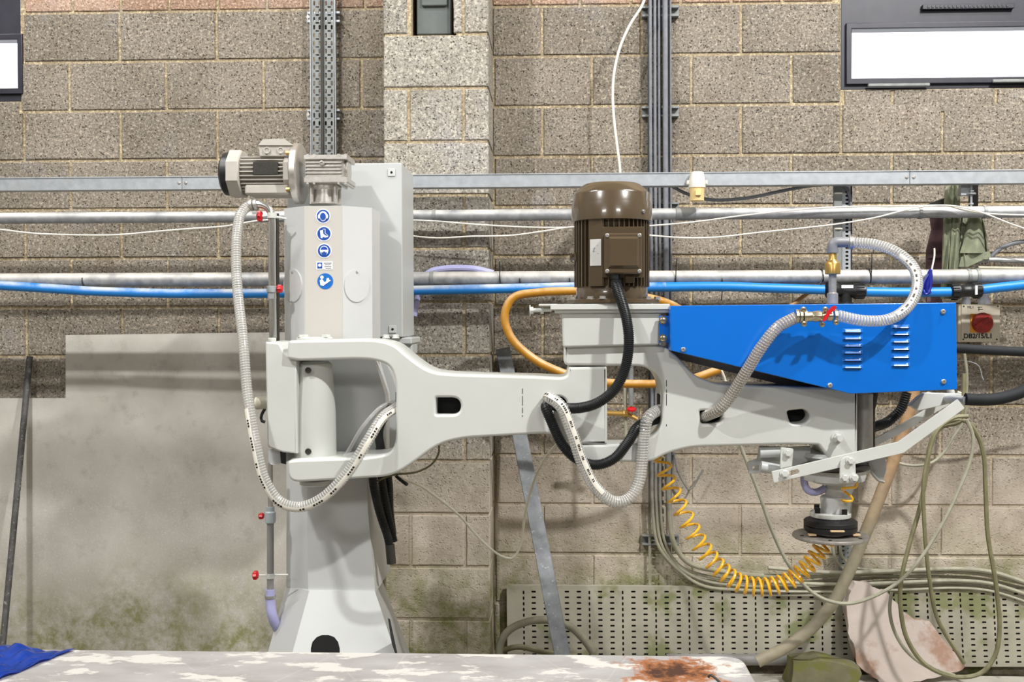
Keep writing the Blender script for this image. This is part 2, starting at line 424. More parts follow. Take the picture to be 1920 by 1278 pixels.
M['speckled'] = mat('speckled_tube', S(92, 90, 90), .6, metal=.3, var=.25, sc=30, spots=(S(180, 178, 172), 70, .6, .7))
def aged_mat(name, new, old):
    m, t, B, N, L = nt(name)
    pos = N.new('ShaderNodeNewGeometry').outputs['Position']; sx = N.new('ShaderNodeSeparateXYZ'); L.new(pos, sx.inputs[0])
    f = ramp(N, L, mth(N, L, 'ADD', sx.outputs[2], mth(N, L, 'MULTIPLY', noise(N, L, pos, 12, 4), .3)), 1.2, .8)
    c = mixc(N, L, f, mixc(N, L, ramp(N, L, noise(N, L, pos, 40, 3), .3, .7), new, tuple(x*.75 for x in new[:3])+(1,)), mixc(N, L, ramp(N, L, noise(N, L, pos, 20, 4), .3, .7), old, tuple(x*.7 for x in old[:3])+(1,)))
    L.new(c, B.inputs['Base Color']); B.inputs['Roughness'].default_value = .55; return m
M['wood'] = aged_mat('dusty_brown_hose', S(172, 138, 102), S(158, 150, 128))
M['conduit'] = aged_mat('aged_cable_sheath', S(124, 127, 134), S(158, 154, 132))
def bench_mat():
    m, t, B, N, L = nt('bench_top')
    pos = N.new('ShaderNodeNewGeometry').outputs['Position']
    mp = N.new('ShaderNodeMapping'); mp.inputs['Scale'].default_value = (1, 2.2, 1); L.new(pos, mp.inputs[0]); v = mp.outputs[0]
    c = mixc(N, L, ramp(N, L, noise(N, L, v, 5, 5), .35, .65), S(146, 143, 141), S(166, 164, 163))
    wh = ramp(N, L, noise(N, L, v, 6.5, 7, .62), .525, .56)
    c = mixc(N, L, mth(N, L, 'MULTIPLY', wh, .9), c, S(200, 198, 192))
    vo = N.new('ShaderNodeTexVoronoi'); vo.feature = 'DISTANCE_TO_EDGE'; vo.inputs['Scale'].default_value = 4.5; L.new(pos, vo.inputs['Vector'])
    c = mixc(N, L, mth(N, L, 'MULTIPLY', ramp(N, L, vo.outputs[0], .012, .004), .07), c, S(238, 236, 232))
    # rust stain where the iron clamp lies
    q = P(1262, 1252, -2.32)
    sb = N.new('ShaderNodeVectorMath'); sb.operation = 'SUBTRACT'; L.new(pos, sb.inputs[0]); sb.inputs[1].default_value = (q.x, q.y, 0.784)
    ms = N.new('ShaderNodeMapping'); ms.inputs['Scale'].default_value = (1, 1.0, 0); L.new(sb.outputs[0], ms.inputs[0])
    ln = N.new('ShaderNodeVectorMath'); ln.operation = 'LENGTH'; L.new(ms.outputs[0], ln.inputs[0])
    dd = mth(N, L, 'ADD', ln.outputs[1], mth(N, L, 'MULTIPLY', mth(N, L, 'SUBTRACT', noise(N, L, pos, 16, 5, .7), .5), .34))
    c = mixc(N, L, ramp(N, L, dd, .12, .08), c, S(150, 96, 58))
    c = mixc(N, L, ramp(N, L, dd, .075, .03), c, S(70, 42, 28))
    L.new(c, B.inputs['Base Color']); B.inputs['Roughness'].default_value = .55
    return m
M['bench'] = bench_mat()
def glass_mat():
    m, t, B, N, L = nt('window_glass'); N.remove(B)
    tr = N.new('ShaderNodeBsdfTransparent'); gl = N.new('ShaderNodeBsdfGlossy'); gl.inputs[1].default_value = .05
    mx = N.new('ShaderNodeMixShader'); mx.inputs[0].default_value = .06
    L.new(tr.outputs[0], mx.inputs[1]); L.new(gl.outputs[0], mx.inputs[2]); L.new(mx.outputs[0], N['Material Output'].inputs[0]); return m
M['glass'] = glass_mat()

# ------------------------------------------------------------------ SHELL
XL, XR, YF, ZC = -5.2, 6.4, -10.0, 5.6
def struct(name, bm, m, parent=None): return obj(name, bm, m, parent, kind='structure')
bm = bmesh.new(); box(bm, (XL-.2, YF-.2, -.15), (XR+.2, .3, 0)); struct('floor', bm, M['floor'])
bm = bmesh.new(); box(bm, (XL-.2, YF-.2, ZC), (XR+.2, .3, ZC+.15)); struct('ceiling', bm, M['shell'])
bm = bmesh.new(); box(bm, (XL-.2, YF-.2, 0), (XL, .3, ZC)); struct('wall_left', bm, M['shell'])
bm = bmesh.new(); box(bm, (XR, YF-.2, 0), (XR+.2, .3, ZC)); struct('wall_right', bm, M['shell'])
bm = bmesh.new(); box(bm, (XL, YF-.2, 0), (XR, YF, ZC)); struct('wall_front', bm, M['shell'])

Z0 = P(300, 207, 0).z            # a bed joint; courses every .225
PW = .225
WRx0 = P(1577, 90, 0).x; WRz0 = P(1580, 168, 0).z; WRx1 = WRx0+1.9; WRz1 = WRz0+.62
WLx1 = P(38, 90, 0).x; WLz0 = P(20, 190, 0).z; WLx0 = WLx1-1.9; WLz1 = WLz0+.62
bm = bmesh.new()
MY = .006
for a, b in (((XL, 0), (XR, min(WRz0, WLz0))), ((XL, max(WRz1, WLz1)), (XR, ZC)),
             ((XL, min(WRz0, WLz0)), (WLx0, max(WRz1, WLz1))), ((WLx1, min(WRz0, WLz0)), (WRx0, max(WRz1, WLz1))),
             ((WRx1, min(WRz0, WLz0)), (XR, max(WRz1, WLz1)))):
    box(bm, (a[0], MY, a[1]), (b[0], .25, b[1]))
if WRz0 > WLz0: box(bm, (WRx0, MY, WLz0), (WRx1, .25, WRz0))
else: box(bm, (WLx0, MY, WRz0), (WLx1, .25, WLz0))
wall_back = struct('wall_back', bm, M['mortar'])

_bc = {}
def block_mesh(wd, ht, m, seedk):
    key = (round(wd, 3), round(ht, 3), m.name, seedk)
    if key in _bc: return _bc[key]
    rnd = random.Random(hash((round(wd, 3), round(ht, 3), seedk)) & 0xffff)
    b = bmesh.new(); hx = wd/2; n = 5
    out = []; inn = []
    cs = [(-hx, 0), (hx, 0), (hx, ht), (-hx, ht)]
    for i in range(4):
        p, q = Vector(cs[i]), Vector(cs[(i+1) % 4])
        for k in range(n):
            t = k/n; v = p.lerp(q, t); c = Vector((0, ht/2)); e = (v-c)
            j = rnd.uniform(0, .0022)
            v2 = Vector((v.x-math.copysign(j, v.x), v.y-math.copysign(j, v.y-ht/2)))
            bv = rnd.uniform(.003, .0055)
            v3 = Vector((max(-hx+bv, min(hx-bv, v2.x)), max(bv, min(ht-bv, v2.y))))
            out.append(v2); inn.append(v3)
    o1 = [b.verts.new((v.x, .02, v.y)) for v in out]; o2 = [b.verts.new((v.x, .0035, v.y)) for v in out]
    i1 = [b.verts.new((v.x, 0, v.y)) for v in inn]; N_ = len(o1)
    for i in range(N_):
        j = (i+1) % N_
        b.faces.new((o1[i], o1[j], o2[j], o2[i])); b.faces.new((o2[i], o2[j], i1[j], i1[i]))
    b.faces.new(i1)
    for f in b.faces: f.normal_update()
    me = bpy.data.meshes.new('block'); b.to_mesh(me); b.free(); me.materials.append(m)
    # face -Y
    if me.polygons[-1].normal.y > 0: me.flip_normals()
    _bc[key] = me; return me
def lay(name, x0, x1, z0, z1, Y, m, parent, rotz=0):
    if x1-x0 < .02 or z1-z0 < .02: return
    me = block_mesh(x1-x0, z1-z0, m, random.randint(0, 2))
    o = link(name, me, m, parent, loc=Vector(((x0+x1)/2, Y-random.uniform(0, .0015), z0)))
    return o
J = .0056
# view range
xl, xr = P(-520, 600, 0).x, P(2350, 600, 0).x
PXL, PXR = P(719, 160, -.33).x, P(916, 160, -.33).x       # pier faces
for k in range(-11, 6):
    zb, zt = Z0+PW*(k-1), Z0+PW*k          # course k lies below line k
    if zt < .02: continue
    zb = max(zb, .0)
    top_bricks = zb > P(300, 24, 0).z-.03
    for side in (0, 1):
        if top_bricks:
            ht = PW/3; m = M['brick']
            for q in range(3):
                za = zb+q*ht
                if za > 3.35: continue
                off = (-1.815 if side == 0 else .06)+(.1125 if q % 2 else 0)
                lo, hi = (xl, PXL) if side == 0 else (PXR, xr)
                i0 = int(math.floor((lo-off)/.225)); x = off+i0*.225
                while x < hi:
                    a, b_ = max(x+J, lo), min(x+.225-J, hi)
                    if side == 1 and b_ > WRx0: b_ = WRx0
                    if side == 0 and a < WLx1: a = WLx1
                    if b_-a > .03: lay('brick', a, b_, za+J, za+ht-J, 0, m, wall_back)
                    x += .225
            continue
        off = (-1.822 if k % 2 == 0 else -1.608) if side == 0 else (.113 if k % 2 == 0 else .337)
        pit = .45 if side == 0 else .4445
        lo, hi = (xl, PXL) if side == 0 else (PXR, xr)
        i0 = int(math.floor((lo-off)/pit)); x = off+i0*pit
        while x < hi:
            a, b_ = max(x+J, lo), min(x+pit-J, hi)
            x += pit
            za, zz = zb+J, zt-J
            if b_-a < .03: continue
            if zt > WRz0+.02 and side == 1:
                if a >= WRx0: continue
                b_ = min(b_, WRx0-.002)
            if zt > WLz0+.02 and side == 0:
                if b_ <= WLx1: continue
                a = max(a, WLx1+.002)
            if side == 1 and zb < WRz0 < zt+.02 and False: pass
            lay('block', a, b_, za, zz, 0, M['block'], wall_back)
# cut courses under the windows
def cutrow(x0, x1, za, zb, joints):
    xs = [x0]+[j for j in joints if x0 < j < x1]+[x1]
    for a, b_ in zip(xs, xs[1:]): lay('block', a+J, b_-J, za+J, zb-J, 0, M['block'], wall_back)
zz = P(1600, 214, 0).z
zl = [Z0+PW*k for k in range(-3, 3)]
zr0 = max(z for z in zl if z < zz); 
cutrow(WRx0+.01, xr, zr0, zz, [P(1768, 250, 0).x, P(1768, 250, 0).x+.45])
cutrow(WRx0+.01, xr, zz, WRz0+.004, [P(1674, 190, 0).x, P(1868, 190, 0).x])
zz = P(20, 236, 0).z; zr0 = max(z for z in zl if z < zz)
cutrow(xl, WLx1-.004, zr0, zz, []); cutrow(xl, WLx1-.004, zz, WLz0+.004, [])

# pier (projecting column of blocks)
ZP = P(815, 165, -.33).z
bm = bmesh.new()
hx0, hx1 = P(776, 30, -.33).x, P(850, 30, -.33).x; hz0 = P(810, 64, -.33).z
d = MY
box(bm, (PXL+d, -.33+d, 0), (PXR-d, MY, hz0-.004)); box(bm, (PXL+d, -.33+d, hz0-.004), (hx0-.012, MY, ZC)); box(bm, (hx1+.012, -.33+d, hz0-.004), (PXR-d, MY, ZC))
box(bm, (hx0-.012, -.06, hz0-.004), (hx1+.012, MY, ZC))
pier = empty('wall_pier', ((PXL+PXR)/2, -.165, 0), kind='structure')
obj('mortar_core', bm, M['mortar'], pier)
def side_mesh(dep, ht, m):
    b = bmesh.new(); box(b, (-.02, -dep/2, 0), (0, dep/2, ht), .004); me = fin(b); me.materials.append(m); return me
cache_side = {}
for i in range(-2, 11):
    zt = ZP+PW*(-i); zb = max(0, zt-PW)
    if zt < .03 or zb > 3.4: continue
    even = i % 2 == 0
    xs = [PXL, P(766, 110, -.33).x, P(869, 110, -.33).x, PXR] if even else [PXL, PXR]
    for a, b_ in zip(xs, xs[1:]):
        A, Bq = (a+J if a > PXL+.01 else a), (b_-J if b_ < PXR-.01 else b_)
        if zb >= hz0-.02 and len(xs) == 2:
            lay('block', A, hx0, zb+J, zt-J, -.33, M['pblock'], pier); lay('block', hx1, Bq, zb+J, zt-J, -.33, M['pblock'], pier)
        elif zb >= hz0-.02:
            if a < hx0 < b_ or b_ <= hx0: lay('block', A, min(Bq, hx0), zb+J, zt-J, -.33, M['pblock'], pier)
            if b_ > hx1: lay('block', max(A, hx1), Bq, zb+J, zt-J, -.33, M['pblock'], pier)
        else: lay('block', A, Bq, zb+J, zt-J, -.33, M['pblock'], pier)
    # return faces
    ht = round(zt-zb-2*J, 3)
    if ht not in cache_side: cache_side[ht] = side_mesh(.312, ht, M['pblock'])
    for xx in (PXR, PXL+.02):
        link('block', cache_side[ht], M['pblock'], pier, loc=Vector((xx, -.33+.01+.156, zb+J)))
# steel stub in the pier pocket
bm = bmesh.new(); pbox(bm, 781, -60, 846, 64, -.29, -.07, .004)
pbox(bm, 790, -60, 838, 10, -.305, -.291, .003)
obj('steel_stanchion', bm, mat('grey_primer', S(88, 94, 92), .6, var=.15, sc=12), label='dark grey steel stub set in the broken pocket at the top of the block pier', cat='steel column')

# windows
def window(name, x0, x1, z0, z1, gx0, gz0, gz1, mirror=False):
    r = empty(name, ((x0+x1)/2, .06, z0), kind='structure')
    me = plate([(x0, z0), (x1, z0), (x1, z1), (x0, z1)], [[(gx0[0], gz0), (gx0[1], gz0), (gx0[1], gz1), (gx0[0], gz1)]], .01, .09, .004, px=False)
    f = link('window_frame', me, M['frame'], r)
    me = plate([(gx0[0]-.018, gz0-.02), (gx0[1]+.018, gz0-.02), (gx0[1]+.018, gz1+.02), (gx0[0]-.018, gz1+.02)],
               [[(gx0[0]+.006, gz0+.006), (gx0[1]-.006, gz0+.006), (gx0[1]-.006, gz1-.006), (gx0[0]+.006, gz1-.006)]], -.006, .03, .003, px=False)
    link('sash', me, M['frame'], r)
    b = bmesh.new(); box(b, (gx0[0], .045, gz0), (gx0[1], .051, gz1)); obj('window_pane', b, M['glass'], r)
    return r
gz0 = P(1600, 150, 0).z; gz1 = P(1600, 52, 0).z; gx = P(1594, 100, 0).x
win = window('window_1', WRx0, WRx1, WRz0, WRz1, (gx, WRx1-.05), gz0, gz1)
bm = bmesh.new(); a = P(1628, 160, -.02); b_ = P(1744, 155, -.02); box(bm, (a.x, -.022, a.z-.006), (b_.x, -.007, a.z+.008), .003)
obj('window_handle', bm, M['galvdull'], win)
bm = bmesh.new(); a = P(1862, 152, -.02); box(bm, (a.x, -.022, a.z-.006), (a.x+.28, -.007, a.z+.008), .003)
obj('window_handle', bm, M['galvdull'], win)
bm = bmesh.new(); a = P(1730, 16, -.01); b_ = P(1902, 5, -.01); box(bm, (a.x, -.012, a.z-.004), (b_.x, .009, a.z+.018), .002)
for i in range(20): box(bm, (a.x+.02+i*.018, -.015, a.z+.002), (a.x+.03+i*.018, -.0121, a.z+.012))
obj('trickle_vent', bm, M['frame'], win)
gz0 = P(20, 168, 0).z; gz1 = P(20, 72, 0).z
window('window_2', WLx0, WLx1, WLz0, WLz1, (WLx0+.05, P(39, 100, 0).x-.0), gz0, gz1) if False else window('window_2', WLx0, WLx1+.012, WLz0, WLz1, (WLx0+.05, WLx1-.006), gz0, gz1)

# cement sheet leaning on the wall (L shaped)
sh = [(123, 628), (716, 620), (712, 1262), (-420, 1262), (-420, 747), (123, 746)]
me = plate(sh, [], -.035, -.025, 0)
o = link('cement_sheet', me, M['sheet'], label='large pale cement board with a notched corner leaning on the left wall', cat='board')

# ------------------------------------------------------------------ horizontal services
XA, XB = P(-500, 400, -.45).x, P(2350, 400, -.45).x
def hrun(px0, py0, px1, py1, Y):     # straight run through two pixels, extended by the frame
    return P(px0, py0, Y), P(px1, py1, Y)
# trunking beam
zt = P(600, 328, -.47).z; zb = P(600, 353, -.47).z
tr = empty('cable_trunking', (0, -.44, zb), 'long galvanised trunking rail running across the wall above the pipes', 'rail')
joints = [XA, P(341, 340, -.47).x, P(1706, 330, -.47).x, XB]
for a, b_ in zip(joints, joints[1:]):
    bm = bmesh.new(); box(bm, (a+.0008, -.47, zb), (b_-.0008, -.415, zt-.004), .001); box(bm, (a+.0008, -.473, zt-.005), (b_-.0008, -.414, zt), .0008)
    obj('trunking_length', bm, M['galv'], tr)
for x in joints[1:3]:
    for dx in (-.012, .016):
        bm = bmesh.new(); lathe(bm, [(.0065, 0), (.0065, .002), (.004, .004), (.0005, .0042)], (x+dx, -.47, (zb+zt)/2), (0, -1, 0), 14); obj('screw', bm, M['steel'], tr)
for x in (P(1147, 340, -.4).x, P(640, 340, -.4).x):       # stand-off arms back to the wall
    bm = bmesh.new(); box(bm, (x-.02, -.414, zb), (x+.02, -.0, zb+.03), .001); obj('wall_bracket', bm, M['galvdull'], tr)

def ring(bm, c, r, axis=(1, 0, 0), wr=.0018, wd=.004):
    lathe(bm, [(r, -wd), (r+wr, -wd), (r+wr, wd), (r, wd)], c, axis, 20)
def pipe_line(pts, r, m, label, name='pipe', cat='pipe', group=None, parent=None, step=.05, seg=16):
    bm = bmesh.new(); tube(bm, pts, r, step, seg); return obj(name, bm, m, parent, label, cat, group)
YA = -.43
pa = [P(-80, 408, YA), P(420, 408.5, YA), P(960, 402, YA), P(1500, 400.5, YA), P(2000, 396, YA)]
za = sum(p.z for p in pa)/5
ra = empty('steel_pipe', (0, YA, za), 'upper slim galvanised pipe running across the wall below the trunking', 'pipe')
bm = bmesh.new(); tube(bm, [Vector((XA, YA, za)), Vector((XB, YA, za))], .0235, .2, 18); obj('pipe_length', bm, M['pipe'], ra)
for x in (814, 1724, 1845):
    bm = bmesh.new(); ring(bm, (P(x, 400, YA).x, YA, za), .0235, wd=.006, wr=.003); obj('pipe_clip', bm, M['galvdull'], ra)
bm = bmesh.new(); xc = P(1285, 400, YA).x; cyl(bm, (xc-.04, YA, za), (xc+.04, YA, za), .0275, 18, .002); obj('coupling', bm, M['galvdull'], ra)
YB = -.42
zB = (P(100, 527, YB).z+P(1400, 518, YB).z+P(900, 522, YB).z)/3
rb = empty('steel_pipe', (0, YB, zB), 'lower thick galvanised pipe with black ties above the blue water pipe', 'pipe')
bm = bmesh.new(); tube(bm, [Vector((XA, YB, zB)), Vector((XB, YB, zB))], .0295, .2, 20); obj('pipe_length', bm, M['pipeB'], rb)
for x in (810, 1815, 1832):
    bm = bmesh.new(); ring(bm, (P(x, 520, YB).x, YB, zB), .0295, wd=.007, wr=.003); obj('pipe_clip', bm, M['galvdull'], rb)
def tie(x, y, Y, r, parent, tail, m='black'):
    c = P(x, y, Y); bm = bmesh.new(); lathe(bm, [(r, -.0025), (r+.0022, -.0025), (r+.0022, .0025), (r, .0025)], c, (1, 0, .06), 18)
    if tail:
        a = c+Vector((0, -r-.003, 0)); tube(bm, [a, a+Vector((tail[0]*.3, -.004, tail[1]*.5)), a+Vector((tail[0], .0, tail[1]))], .0022, .01, 5)
    obj('cable_tie', bm, M[m], parent)
for x, t in ((160, (.0, .0)), (938, (.0, .08)), (975, None), (1068, None), (1265, (.004, .09)), (1352, (-.004, -.08)), (1540, (-.03, -.05)), (1629, (.002, .09))):
    tie(x, 527 if x < 1400 else 518, YB, .0295, rb, t if (t and any(t)) else None, 'darksteel' if x == 160 else 'black')
# brackets from pipe run to the wall / pier
for x in (640, 1147):
    bm = bmesh.new(); xx = P(x, 500, -.4).x
    box(bm, (xx-.015, YA+.0, za-.034), (xx+.015, 0, za-.0245), .001)
    obj('wall_bracket', bm, M['galvdull'], ra)
    bm = bmesh.new(); box(bm, (xx-.015, YB, zB-.040), (xx+.015, 0, zB-.0305), .001); obj('wall_bracket', bm, M['galvdull'], rb)

# blue water pipe
YC = -.458
wp = empty('water_pipe', P(900, 545, YC), 'blue plastic water pipe strapped under the thick galvanised pipe', 'pipe')
bm = bmesh.new(); tube(bm, pp([(-500, 532, -.476), (-300, 530, -.476), (-80, 531, -.474), (0, 535, -.470), (100, 541), (160, 545), (300, 549.5), (420, 550), (540, 549), (780, 544), (938, 541), (1068, 538), (1250, 538)], YC), .0195, .03, 14)
obj('pipe_length', bm, M['bluedust'], wp, 'dusty blue pipe')
bm = bmesh.new(); tube(bm, pp([(1248, 538), (1352, 537), (1450, 540), (1545, 543)], YC), .0195, .03, 14); obj('pipe_length', bm, M['bluepipe'], wp)
bm = bmesh.new(); tube(bm, pp([(1622, 547), (1700, 548), (1785, 547)], YC), .0195, .03, 14); obj('pipe_length', bm, M['bluepipe'], wp)
bm = bmesh.new(); tube(bm, pp([(1838, 543), (1880, 538), (2000, 527), (2350, 512)], YC), .0195, .03, 14); obj('pipe_length', bm, M['bluepipe'], wp)
def comp_fit(xs, y0, y1, tee=False):
    e = bmesh.new(); a = P(xs[0], y0, YC); b_ = P(xs[1], y1, YC); ax = b_-a; L = ax.length
    lathe(e, [(.024, 0), (.031, .004), (.032, L*.27), (.026, L*.33), (.024, L*.42), (.024, L*.58), (.026, L*.67), (.032, L*.73), (.031, L-.004), (.024, L)], a, ax, 22)
    for s in (0.03, .74):
        for k in range(14):
            an = 2*PI*k/14; c = a+ax.normalized()*(L*s); off = Vector((0, math.cos(an), math.sin(an)))*.0325
            box(e, c+off-Vector((0, .0015, .0015)), c+off+Vector((L*.2, .0015, .0015)))
    if tee:
        c = (a+b_)/2; lathe(e, [(.022, 0), (.022, .035), (.031, .04), (.033, .06), (.033, .09)], c+Vector((.0, 0, -.01)), (0, 0, -1), 20)
    return e
tw = obj('tee_fitting', comp_fit((1548, 1622), 543, 546, True), M['black'], wp)
bm = bmesh.new(); pbox(bm, 1578, 534, 1600, 540, YC-.0275, YC-.024); obj('sticker', bm, M['stick_white'], tw)
tw = obj('coupling_fitting', comp_fit((1782, 1840), 547, 543), M['black'], wp)
bm = bmesh.new(); pbox(bm, 1829, 535, 1833, 552, YC-.036, YC-.03); obj('sticker', bm, M['stick_white'], tw)

# white wires slung along the pipes
def cable(pts, Y, r, m, name, label, cat, group=None, step=.02, seg=8, parent=None):
    bm = bmesh.new(); tube(bm, pp(pts, Y), r, step, seg); return obj(name, bm, M[m], parent, label, cat, group)
cable([(-60, 425), (0, 430), (60, 437), (130, 440), (220, 440), (290, 434), (350, 429), (420, 424), (480, 414), (530, 410)], -.48, .0035, 'white', 'wire', 'thin white wire sagging below the upper pipe left of the machine', 'wire')
cable([(760, 412), (810, 414), (900, 421), (1000, 426), (1080, 426), (1200, 424), (1300, 416), (1400, 403), (1550, 389), (1700, 386), (1780, 386), (1800, 392), (1850, 400), (2000, 404)], -.475, .0032, 'white', 'wire', 'upper thin white wire running behind the brown motor to the right edge', 'wire')
cable([(760, 441), (820, 446), (880, 443), (960, 441), (1020, 433), (1080, 425), (1140, 432), (1230, 442), (1300, 446), (1350, 444), (1420, 436), (1560, 421), (1640, 408), (1700, 393), (1740, 386), (1790, 386), (1840, 398), (1900, 421), (1990, 450)], -.485, .0032, 'white', 'wire', 'lower thin white wire sagging behind the brown motor and looping over the pipe', 'wire')

# left vertical perforated tray and its conduit
def perf(outline_px, Y, slots, th=.0015, m='galvdull'):
    return plate(outline_px, slots, Y, Y+th, 0)
ya, yb = -60, 330
t1 = empty('cable_tray', P(605, 300, -.04), 'tall perforated steel cable tray with a pipe in its groove, fixed left of the pier', 'cable tray')
for (xa, xb, cs) in ((583, 605, (589, 599)), (605, 628, (611, 622))):
    sl = []
    for c in cs:
        y = ya+6
        while y < yb-8: sl.append(slot(c, y, 3.6, 9)); y += 15
    y = ya+13
    while y < yb-8: sl.append(slot((xa+xb)/2+1, y, 7, 3)); y += 15
    link('tray_strip', perf([(xa, ya), (xb-1, ya), (xb-1, yb), (xa, yb)], -.045, sl), M['galvdull'], t1)
bm = bmesh.new(); a = P(583, 100, -.046); b_ = P(628, 100, -.046); z0_, z1_ = P(600, yb, 0).z, P(600, ya, 0).z
box(bm, (a.x-.003, -.052, z0_), (a.x, -.03, z1_)); box(bm, (b_.x, -.052, z0_), (b_.x+.003, -.03, z1_)); obj('tray_edge', bm, M['galv'], t1)
bm = bmesh.new(); x_ = P(604, 100, -.05).x; cyl(bm, (x_, -.053, z0_), (x_, -.053, z1_), .0065, 12); obj('conduit', bm, M['darksteel'], t1)
for yy in (32, 215):
    bm = bmesh.new(); pbox(bm, 576, yy-10, 637, yy-7, -.04, 0, .0005); pbox(bm, 576, yy+6, 637, yy+9, -.04, 0, .0005); pbox(bm, 576, yy-10, 637, yy+9, -.006, 0); obj('strut_bracket', bm, M['galv'], t1)
    for xx in (579, 634):
        bm = bmesh.new(); hexbolt(bm, P(xx, yy, -.006), .008, .008); obj('bolt', bm, M['steel'], t1)

# centre vertical tray, conduits bending along the floor
t2 = empty('cable_tray', P(1235, 1100, -.04), 'narrow perforated tray carrying five conduits right of the brown motor', 'cable tray')
sl = []
y = -50
while y < 1150: sl.append(slot(1243, y, 3, 10)); sl.append(slot(1224, y+7, 8, 3)); y += 16
link('tray_strip', perf([(1214, -60), (1259, -60), (1260, 1158), (1216, 1158)], -.032, sl), aged_mat('dark_tray', S(70, 72, 72), S(160, 156, 136)), t2)
for yy in (20, 208, 388, 1012):
    bm = bmesh.new(); pbox(bm, 1204, yy-9, 1273, yy-6, -.034, 0, .0005); pbox(bm, 1204, yy+7, 1273, yy+10, -.034, 0, .0005); pbox(bm, 1204, yy-8, 1273, yy+9, -.004, 0); obj('strut_bracket', bm, M['galvdull'], t2)
cds = [(1219, 1223, 7.5e-3, 1104), (1227.5, 1230, 7.2e-3, 1096), (1235.5, 1238, 6.6e-3, 1088), (1247, 1254, .0118, 1077), (1256.5, 1261, 5e-3, 1104)]
words = ['leftmost of the five conduits on the tray right of the brown motor', 'second conduit from the left on the tray right of the brown motor',
         'middle one of the five conduits on the tray right of the brown motor', 'thick pale conduit on the tray right of the brown motor',
         'thin dark conduit along the right edge of the tray by the brown motor']
for i, (xt, xb, r, yh) in enumerate(cds):
    Y = (-.056, -.05, -.044, -.064, -.046)[i]
    b0 = 14*i
    pts = [(xt, -70), (xt+1, 300), (xt+3, 560), (xb, 800), (xb+1, 960), (xb+10, 1020), (xb+36, 1056+i*2-8*(i == 3)), (xb+90, yh-8), (xb+170, yh+2), (1500, yh+3), (1600, yh-3), (1750, yh-8), (1840, yh-3), (1900, yh+10), (2010, yh+36)]
    if i == 4: pts = [(xt, -70), (xt+1, 300), (xt+2, 560), (xb, 800), (xb, 900)]
    m = 'conduit'
    cable(pts, Y, r, 'oldcable' if i in (0, 1, 2, 3) and False else m, 'conduit', words[i], 'cable', step=.03, seg=10)
for k, (yh, Y, r) in enumerate(((1072, -.09, .009), (1094, -.085, .008), (1108, -.08, .006))):
    cable([(1440, yh-8+k*4), (1560, yh+1), (1700, yh-3), (1800, yh-6), (1860, yh), (1930, yh+22), (2010, yh+50)], Y, r, 'oldcable', 'cable',
          ['upper', 'middle', 'lowest'][k]+' dusty loose cable lying along the wall above the perforated panel at right', 'cable')
cable([(1560, 1019), (1568, 1050), (1590, 1072), (1640, 1078), (1760, 1080)], -.06, .007, 'oldcable', 'cable', 'left pale cable bending out from the strip under the grinding disc', 'cable')
cable([(1574, 1019), (1580, 1044), (1600, 1062), (1660, 1070), (1770, 1074)], -.075, .006, 'oldcable', 'cable', 'right pale cable bending out from the strip under the grinding disc', 'cable')
# white cable top centre
cable([(1216, -30), (1205, 8), (1182, 45), (1162, 90), (1151, 140), (1149, 185), (1152, 230), (1158, 280), (1163, 325), (1160, 360)], -.16, .006, 'white', 'cable', 'white cable curving down from the top beside the conduit tray', 'cable')

# strip tray 2 (right) and its cable loop
t3 = empty('cable_tray', P(1580, 600, -.3), 'short perforated strut with cables hanging behind the brass fitting', 'cable tray')
sl = []; y = 352
while y < 600: sl.append(slot(1588, y, 6, 4)); y += 7.5
bm = bmesh.new(); pbox(bm, 1564, 345, 1578, 640, -.40, -.38, .001); obj('strut', bm, M['galvdull'], t3)
link('tray_strip', perf([(1579, 347), (1595, 347), (1595, 640), (1579, 640)], -.385, sl), M['galv'], t3)
bm = bmesh.new(); pbox(bm, 1579, 347, 1597, 640, -.375, -.365); obj('backing', bm, M['black'], t3)
for yy in (363, 429):
    bm = bmesh.new(); ring(bm, P(1571, yy, -.39), .017, (0, 0, 1), .002, .003); obj('cable_tie', bm, M['white'], t3)
cable([(1240, 338), (1262, 350), (1285, 362), (1330, 374), (1400, 371), (1470, 357), (1520, 348), (1565, 346), (1585, 350), (1594, 372), (1596, 410)], -.39, .007, 'conduit', 'cable', 'grey flex dipping under the trunking from the cream plug to the strut', 'cable')

# plug / isolator on the trunking
pl = empty('cable_connector', P(1307, 376, -.49), 'white and yellowed plastic plug connector hanging on the trunking', 'plug')
bm = bmesh.new(); a = P(1307, 352, -.495); lathe(bm, [(.034, 0), (.035, .02), (.029, .05), (.026, .062), (.02, .064)], a, (0, 0, 1), 12)
for dx in (-1, 1): box(bm, a+Vector((dx*.032, -.01, .012)), a+Vector((dx*.042, .01, .03)), .003)
obj('connector_cap', bm, M['white'], pl)
bm = bmesh.new(); lathe(bm, [(.022, -.055), (.028, -.052), (.029, -.01), (.031, 0)], a, (0, 0, 1), 16); box(bm, a+Vector((-.012, -.038, -.035)), a+Vector((.012, -.026, -.012)), .002)
obj('connector_body', bm, M['yellowplastic'], pl)

